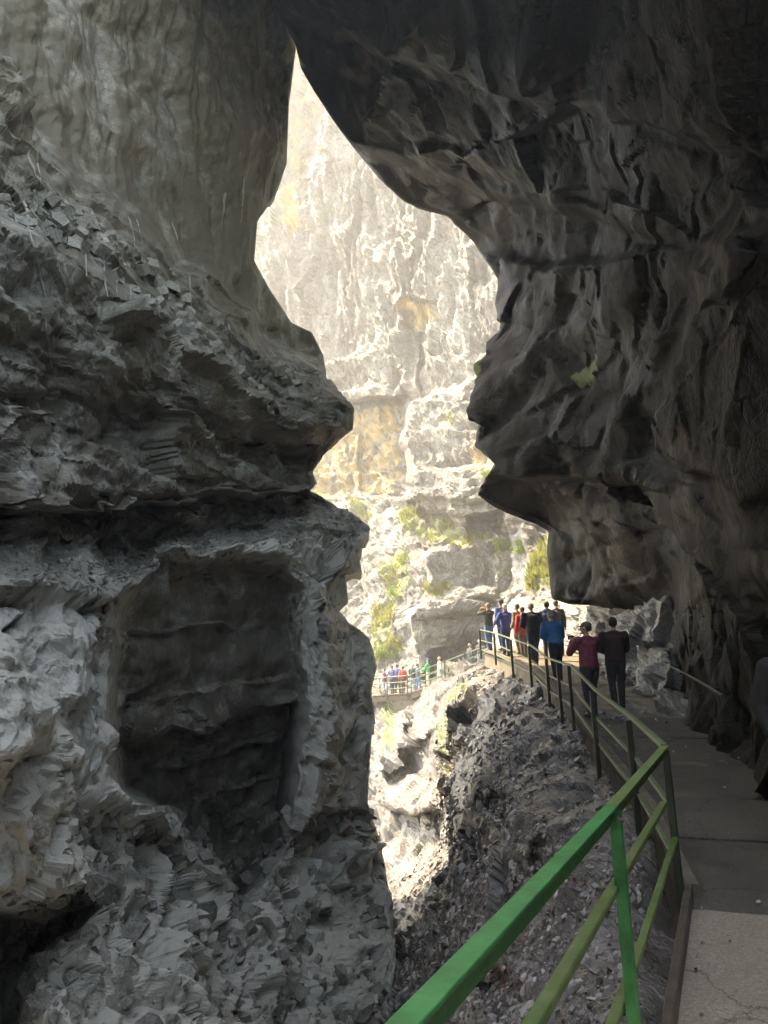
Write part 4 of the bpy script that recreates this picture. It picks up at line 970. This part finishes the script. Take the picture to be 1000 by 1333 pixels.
# ------------------------------------------------------------------ surface look-ups
def proj_grid(P):
    d = P.reshape(-1, 3) - EYE; z = d @ _f
    return np.c_[500 + F * (d @ CR) / z, 666.5 - F * (d @ CU) / z, z]
LP = proj_grid(LEFT[1]); LQ = LEFT[1].reshape(-1, 3); LN = LEFT[2].reshape(-1, 3)
FP = proj_grid(FAR[1]); FQ = FAR[1].reshape(-1, 3); FN = FAR[2].reshape(-1, 3)
def surf(PR, Q, px, py, tol=4.0):
    d = (PR[:, 0] - px) ** 2 + (PR[:, 1] - py) ** 2
    d[PR[:, 2] < .5] = 1e9
    c = np.where(d < max(tol * tol, d.min() + 1))[0]
    i = c[np.argmin(PR[c, 2])]
    return Vector(Q[i]), i

# ------------------------------------------------------------------ pale flowstone streaks on the left wall
M_flow = rock_mat('flowstone', (0.25, 0.25, 0.22), (0.36, 0.355, 0.32), (0.46, 0.45, 0.41), 4.0, bump=0.4)
def make_flowstone():
    lines = [((32, 262), (48, 330), (66, 404), 3.0), ((60, 412), (64, 440), (70, 482), 1.6), ((110, 276), (114, 340), (118, 402), 2.2), ((133, 288), (138, 350), (142, 412), 2.0), ((151, 330), (153, 360), (155, 386), 1.6), ((172, 372), (172, 410), (176, 440), 1.4),
             ((246, 352), (252, 400), (257, 446), 1.8), ((300, 422), (304, 450), (308, 480), 1.6), ((36, 196), (46, 220), (54, 246), 3.2), ((48, 196), (52, 214), (56, 240), 2.4), ((170, 282), (174, 300), (178, 322), 1.6), ((180, 284), (184, 302), (188, 320), 1.5), ((226, 290), (236, 318), (244, 336), 1.6),
             ((296, 250), (292, 280), (290, 296), 2.2), ((320, 230), (318, 262), (316, 290), 2.2), ((147, 880), (146, 920), (145, 960), 1.4)]
    for a, b, c, wpx in lines:
        pts, rad = [], []
        for t in np.linspace(0, 1, 14):
            x = (1 - t) ** 2 * a[0] + 2 * t * (1 - t) * b[0] + t * t * c[0] + random.uniform(-.7, .7); y = (1 - t) ** 2 * a[1] + 2 * t * (1 - t) * b[1] + t * t * c[1]
            p, i = surf(LP, LQ, x, y, 3); pts.append(p)
            rad.append(.8 * wpx * p.y / F * (1.0 - .65 * t) * random.uniform(.6, 1.5))
        for _ in range(1):
            pts = [pts[0]] + [(pts[k - 1] + pts[k] * 2 + pts[k + 1]) / 4 for k in range(1, len(pts) - 1)] + [pts[-1]]
        pts = [p + (Vector(EYE) - p).normalized() * r * -.25 for p, r in zip(pts, rad)]
        bm = bmesh.new(); tube(bm, pts, rad, 7); o = mesh_obj('flowstone', bm, M_flow, LEFT[0], True)
make_flowstone()

# ------------------------------------------------------------------ loose stones on the ledge
def stone_mesh(seed, flat=.6):
    rnd = np.random.default_rng(seed); bm = bmesh.new()
    for p in rnd.normal(size=(16, 3)):
        p = p / np.linalg.norm(p) * rnd.uniform(.75, 1.0); bm.verts.new((p[0], p[1] * .8, p[2] * flat))
    g = bmesh.ops.convex_hull(bm, input=bm.verts[:])
    bmesh.ops.delete(bm, geom=[v for v in bm.verts if not v.link_faces], context='VERTS')
    bmesh.ops.bevel(bm, geom=bm.edges[:], offset=.06, segments=1, affect='EDGES')
    me = bpy.data.meshes.new('stone'); bm.to_mesh(me); bm.free(); me.polygons.foreach_set('use_smooth', [False] * len(me.polygons)); me.materials.append(M_left); return me
def make_stones():
    ms = [stone_mesh(k) for k in range(5)]
    spots = [(26, 768, 17), (142, 728, 9), (160, 733, 7), (186, 722, 7), (50, 757, 6), (70, 752, 7), (100, 742, 8), (118, 744, 6), (130, 736, 5), (205, 712, 6), (225, 706, 5), (8, 774, 8), (85, 758, 6), (270, 694, 5), (300, 690, 5), (318, 684, 6), (338, 684, 5), (172, 742, 5), (62, 766, 7), (240, 700, 5), (352, 678, 5)]
    for k, (px, py, r) in enumerate(spots):
        p, i = surf(LP, LQ, px, py); s = r * p.y / F
        o = bpy.data.objects.new('stone', ms[k % 5]); COL.objects.link(o); o.location = p + Vector((0, 0, s * .25)); o.scale = (s, s, s)
        o.rotation_euler = (random.uniform(-.3, .3), random.uniform(-.3, .3), random.uniform(0, 6.3))
        tag(o, 'largest pale angular stone lying on the left rock ledge' if k == 0 else 'small grey angular stone lying on the left rock ledge', 'stone', None if k == 0 else 'loose stones on the left ledge')
make_stones()

# ------------------------------------------------------------------ broken slate and leaves on the slope
def flake_mat(name, stops, rough):
    m, n, l, b = new_mat(name); g = n.new('ShaderNodeNewGeometry'); r = ramp(n, stops); l.new(g.outputs['Random Per Island'], r.inputs[0])
    l.new(r.outputs[0], b.inputs['Base Color']); b.inputs['Roughness'].default_value = rough; return m
M_flake = flake_mat('wet_slate', [(0, (.06, .055, .053)), (.5, (.2, .185, .18)), (1, (.45, .425, .415))], 0.3)
M_leaf = flake_mat('leaf_litter', [(0, (.12, .06, .03)), (.5, (.3, .13, .05)), (1, (.38, .26, .14))], 0.55)
def scatter(name, P, N, idx, smin, smax, thick, mat, seed, tiltf=.7, lift=.3):
    rnd = np.random.default_rng(seed); n = len(idx)
    c = P[idx] + 0.0; nn = N[idx] + rnd.normal(size=(n, 3)) * tiltf; nn /= np.linalg.norm(nn, axis=1, keepdims=True)
    a = np.cross(nn, rnd.normal(size=(n, 3))); a /= np.linalg.norm(a, axis=1, keepdims=True); b = np.cross(nn, a)
    s = (smin + (smax - smin) * rnd.random(n) ** 3) * np.clip(c[:, 1] / 13, .4, 1.2); el = rnd.uniform(.45, 1, n)
    k = 5; ang = (np.arange(k)[None] + rnd.uniform(-.3, .3, (n, k))) * 2 * np.pi / k; rad = rnd.uniform(.65, 1, (n, k)) * s[:, None]
    ring = a[:, None] * (np.cos(ang) * rad)[..., None] + b[:, None] * (np.sin(ang) * rad * el[:, None])[..., None]
    top = c[:, None] + ring * .85 + (nn * (s * thick * (.5 + lift))[:, None])[:, None]
    bot = c[:, None] + ring - (nn * (s * thick * .5)[:, None])[:, None]
    V_ = np.concatenate([top, bot], 1).reshape(-1, 3)
    o = np.arange(n)[:, None] * (2 * k); faces = []
    tf = o + np.arange(k)[None]
    sides = np.stack([o + np.arange(k), o + k + np.arange(k), o + k + (np.arange(k) + 1) % k, o + (np.arange(k) + 1) % k], -1).reshape(-1, 4)
    me = bpy.data.meshes.new(name); me.vertices.add(len(V_)); me.vertices.foreach_set('co', V_.astype(np.float32).ravel())
    loops = np.concatenate([tf.ravel(), sides.ravel()]); st = np.concatenate([np.arange(n) * k, n * k + np.arange(len(sides)) * 4])
    me.loops.add(len(loops)); me.loops.foreach_set('vertex_index', loops.astype(np.int32)); me.polygons.add(len(st)); me.polygons.foreach_set('loop_start', st.astype(np.int32))
    me.update(calc_edges=True); me.materials.append(mat); me.polygons.foreach_set('use_smooth', np.zeros(len(st), bool))
    ob = bpy.data.objects.new(name, me); COL.objects.link(ob); return kind(ob, 'stuff')
def make_debris():
    P, N, PX, PY = [a.reshape(-1, a.shape[-1]) if a.ndim == 3 else a.ravel() for a in MID[1:]]
    ok = np.where((PX > 480) & (PX < 840) & (PY > 870) & (PY < 1345) & (P[:, 1] < 30))[0]
    rnd = np.random.default_rng(5)
    # pieces lie in drifts
    dr = fbm(P[ok] * .9, 3, 901); w_ = np.clip(.6 + 1.4 * dr, .1, 2); w_ /= w_.sum()
    scatter('rock_debris', P, N, rnd.choice(ok, 15000, p=w_), .02, .125, .3, M_flake, 1, .5)
    up = np.clip(fbm(P[ok] * .7, 2, 905) - .05, 0, 1); up /= up.sum()
    scatter('leaf_litter', P, N, rnd.choice(ok, 1100, p=up), .03, .075, .06, M_leaf, 2, .5)
    Q = LQ; ok = np.where((LP[:, 0] > 40) & (LP[:, 0] < 500) & (LP[:, 1] > 1060) & (LP[:, 1] < 1345))[0]
    scatter('ledge_rubble', Q, LN, rnd.choice(ok, 1100), .03, .33, .55, M_left, 3, .9)
    ok = np.where((LP[:, 0] > 0) & (LP[:, 0] < 470) & (np.abs(LP[:, 1] - np.interp(LP[:, 0], [0, 130, 200, 300, 470], [752, 752, 714, 700, 676])) < 22))[0]
    scatter('ledge_gravel', Q, LN, rnd.choice(ok, 1600), .015, .1, .6, M_left, 4)
    ok = np.where((LP[:, 0] > 0) & (LP[:, 0] < 420) & (np.abs(LP[:, 1] - np.interp(LP[:, 0], [0, 100, 160, 230, 330, 420], [255, 300, 345, 405, 480, 510])) < 26))[0]
    scatter('bed_rubble', Q, LN, rnd.choice(ok, 600), .03, .26, .7, M_left, 8, 1.0)
    # grit along the path
    ys = rnd.uniform(1, 15, 500); g = np.array([[left_edge(y) + .08 + (right_edge(y) - left_edge(y)) * u, y, zpath(y) + .012] for y, u in zip(ys, np.where(rnd.random(500) < .5, rnd.random(500) ** 3, 1 - rnd.random(500) ** 3 * .5))])
    scatter('path_grit', g, np.tile([0, 0, 1.0], (500, 1)), np.arange(500), .006, .045, .6, M_flake, 6, .3)
make_debris()

# ------------------------------------------------------------------ grass and bushes
def leaf_mat(name, a, b):
    m, n, l, bs = new_mat(name); g = n.new('ShaderNodeNewGeometry'); r = ramp(n, [(0, a), (1, b)]); l.new(g.outputs['Random Per Island'], r.inputs[0])
    l.new(r.outputs[0], bs.inputs['Base Color']); bs.inputs['Roughness'].default_value = .6
    tr = n.new('ShaderNodeBsdfTranslucent'); l.new(r.outputs[0], tr.inputs[0]); mx = n.new('ShaderNodeMixShader'); mx.inputs[0].default_value = .45
    l.new(bs.outputs[0], mx.inputs[1]); l.new(tr.outputs[0], mx.inputs[2]); l.new(mx.outputs[0], n['Material Output'].inputs[0]); return m
M_grass = leaf_mat('grass', (.16, .19, .03), (.36, .35, .1))
M_bush = leaf_mat('bush_leaf', (.1, .19, .015), (.26, .36, .04))
M_bark = simple_mat('bark', (.1, .075, .05), .9, .3, 10)
def tris_obj(name, V_, mat):
    n = len(V_) // 3; me = bpy.data.meshes.new(name); me.vertices.add(3 * n); me.vertices.foreach_set('co', V_.astype(np.float32).ravel())
    me.loops.add(3 * n); me.loops.foreach_set('vertex_index', np.arange(3 * n, dtype=np.int32)); me.polygons.add(n); me.polygons.foreach_set('loop_start', np.arange(0, 3 * n, 3, dtype=np.int32))
    me.update(calc_edges=True); me.materials.append(mat); ob = bpy.data.objects.new(name, me); COL.objects.link(ob); return ob
def make_grass():
    rnd = np.random.default_rng(21); ms = FAR[5].ravel(); ok = np.where(ms > .35)[0]
    n = 9000; wt = ms[ok] * np.clip(fbm(FQ[ok] * .55, 3, 977) + .1, 0, 1) ** 1.2 + 1e-6; i = rnd.choice(ok, n, p=wt / wt.sum()); c = FQ[i]; ln = rnd.uniform(.15, .6, n) * (.6 + .8 * rnd.random(n))
    az = rnd.uniform(0, 6.283, n); d = FN[i] * .6 + np.c_[np.cos(az) * .6, np.sin(az) * .6, np.full(n, .7)]; d /= np.linalg.norm(d, axis=1, keepdims=True)
    s = np.c_[-np.sin(az), np.cos(az), 0 * az] * rnd.uniform(.03, .09, n)[:, None]
    V_ = np.stack([c - s, c + s, c + d * ln[:, None]], 1).reshape(-1, 3)
    kind(tris_obj('grass', V_, M_grass), 'stuff')
make_grass()
def bush(px, py, r, label, hang=False, n=420, depth=None):
    p, i = surf(FP, FQ, px, py + r * .5, 3) if depth is None else (P3(px, py + r * .5, depth), 0)
    R_ = r * p.y / F; t = thing('bush', label, 'bush', p)
    rnd = np.random.default_rng(int(px * 7 + py))
    nb = 6; bm = bmesh.new(); tips = []
    for k in range(nb):
        az = rnd.uniform(0, 6.28); el = rnd.uniform(.3, 1.3) * (-1 if hang and k % 2 else 1)
        d = Vector((math.cos(az) * math.cos(el), math.sin(az) * math.cos(el), math.sin(el))); m_ = d * R_ * .6 + Vector((0, 0, .1 * R_)); e = d * R_ * rnd.uniform(.8, 1.15) + Vector((0, 0, -.1 * R_))
        tube(bm, [(0, 0, 0), m_, e], [R_ * .04, R_ * .025, R_ * .01], 5); tips += [(m_, .45), (e, .4), (m_.lerp(e, .5), .4)]
    mesh_obj('stem', bm, M_bark, t)
    tri = []
    for j in range(n):
        c, w_ = tips[rnd.integers(len(tips))]; q = np.array(c) + rnd.normal(size=3) * R_ * w_ * .45; a = rnd.normal(size=3); a /= np.linalg.norm(a); b = np.cross(a, rnd.normal(size=3)); b /= np.linalg.norm(b) + 1e-6
        s = R_ * rnd.uniform(.07, .16); tri += [q - b * s * .4, q + b * s * .4, q + a * s * 1.5]
    o = tris_obj('foliage', np.array(tri), M_bush); o.parent = t
def make_bushes():
    bush(682, 716, 26, 'bright green leafy bush on the rock shelf behind the walkers', n=700)
    bush(652, 708, 15, 'low green bush on the shaded terrace block edge')
    bush(661, 745, 10, 'small yellow green tuft between stacked rock beds')
    bush(498, 850, 16, 'bright lime bush growing beside the footbridge end', n=500)
    bush(524, 728, 13, 'pale green shrub on the grassy talus slope')
    bush(512, 770, 12, 'yellowish shrub lower on the talus slope')
    bush(566, 762, 12, 'leafy shrub on top of the big block behind the footbridge')
    bush(411, 642, 10, 'little mossy green bush on the left wall notch')
    bush(383, 66, 9, 'small fern hanging where the two rock walls meet overhead', True, 260, 31)
    bush(417, 194, 8, 'tiny green tuft clinging to the tall sunlit cliff')
    bush(632, 618, 12, 'green tuft on the ledge beside the dark overhang')
make_bushes()

# ------------------------------------------------------------------ damp air
def make_haze():
    bm = bmesh.new(); bmesh.ops.create_cube(bm, size=1, matrix=Matrix.Translation((0, 44, 32)) @ Matrix.Diagonal((130, 190, 96, 1)))
    m = bpy.data.materials.new('haze'); m.use_nodes = True; n = m.node_tree.nodes; n.remove(n['Principled BSDF'])
    v = n.new('ShaderNodeVolumePrincipled'); v.inputs['Color'].default_value = (.95, .97, 1, 1); v.inputs['Density'].default_value = 0.003; v.inputs['Anisotropy'].default_value = 0.3
    m.node_tree.links.new(v.outputs[0], n['Material Output'].inputs['Volume'])
    kind(mesh_obj('haze', bm, m), 'stuff')
make_haze()
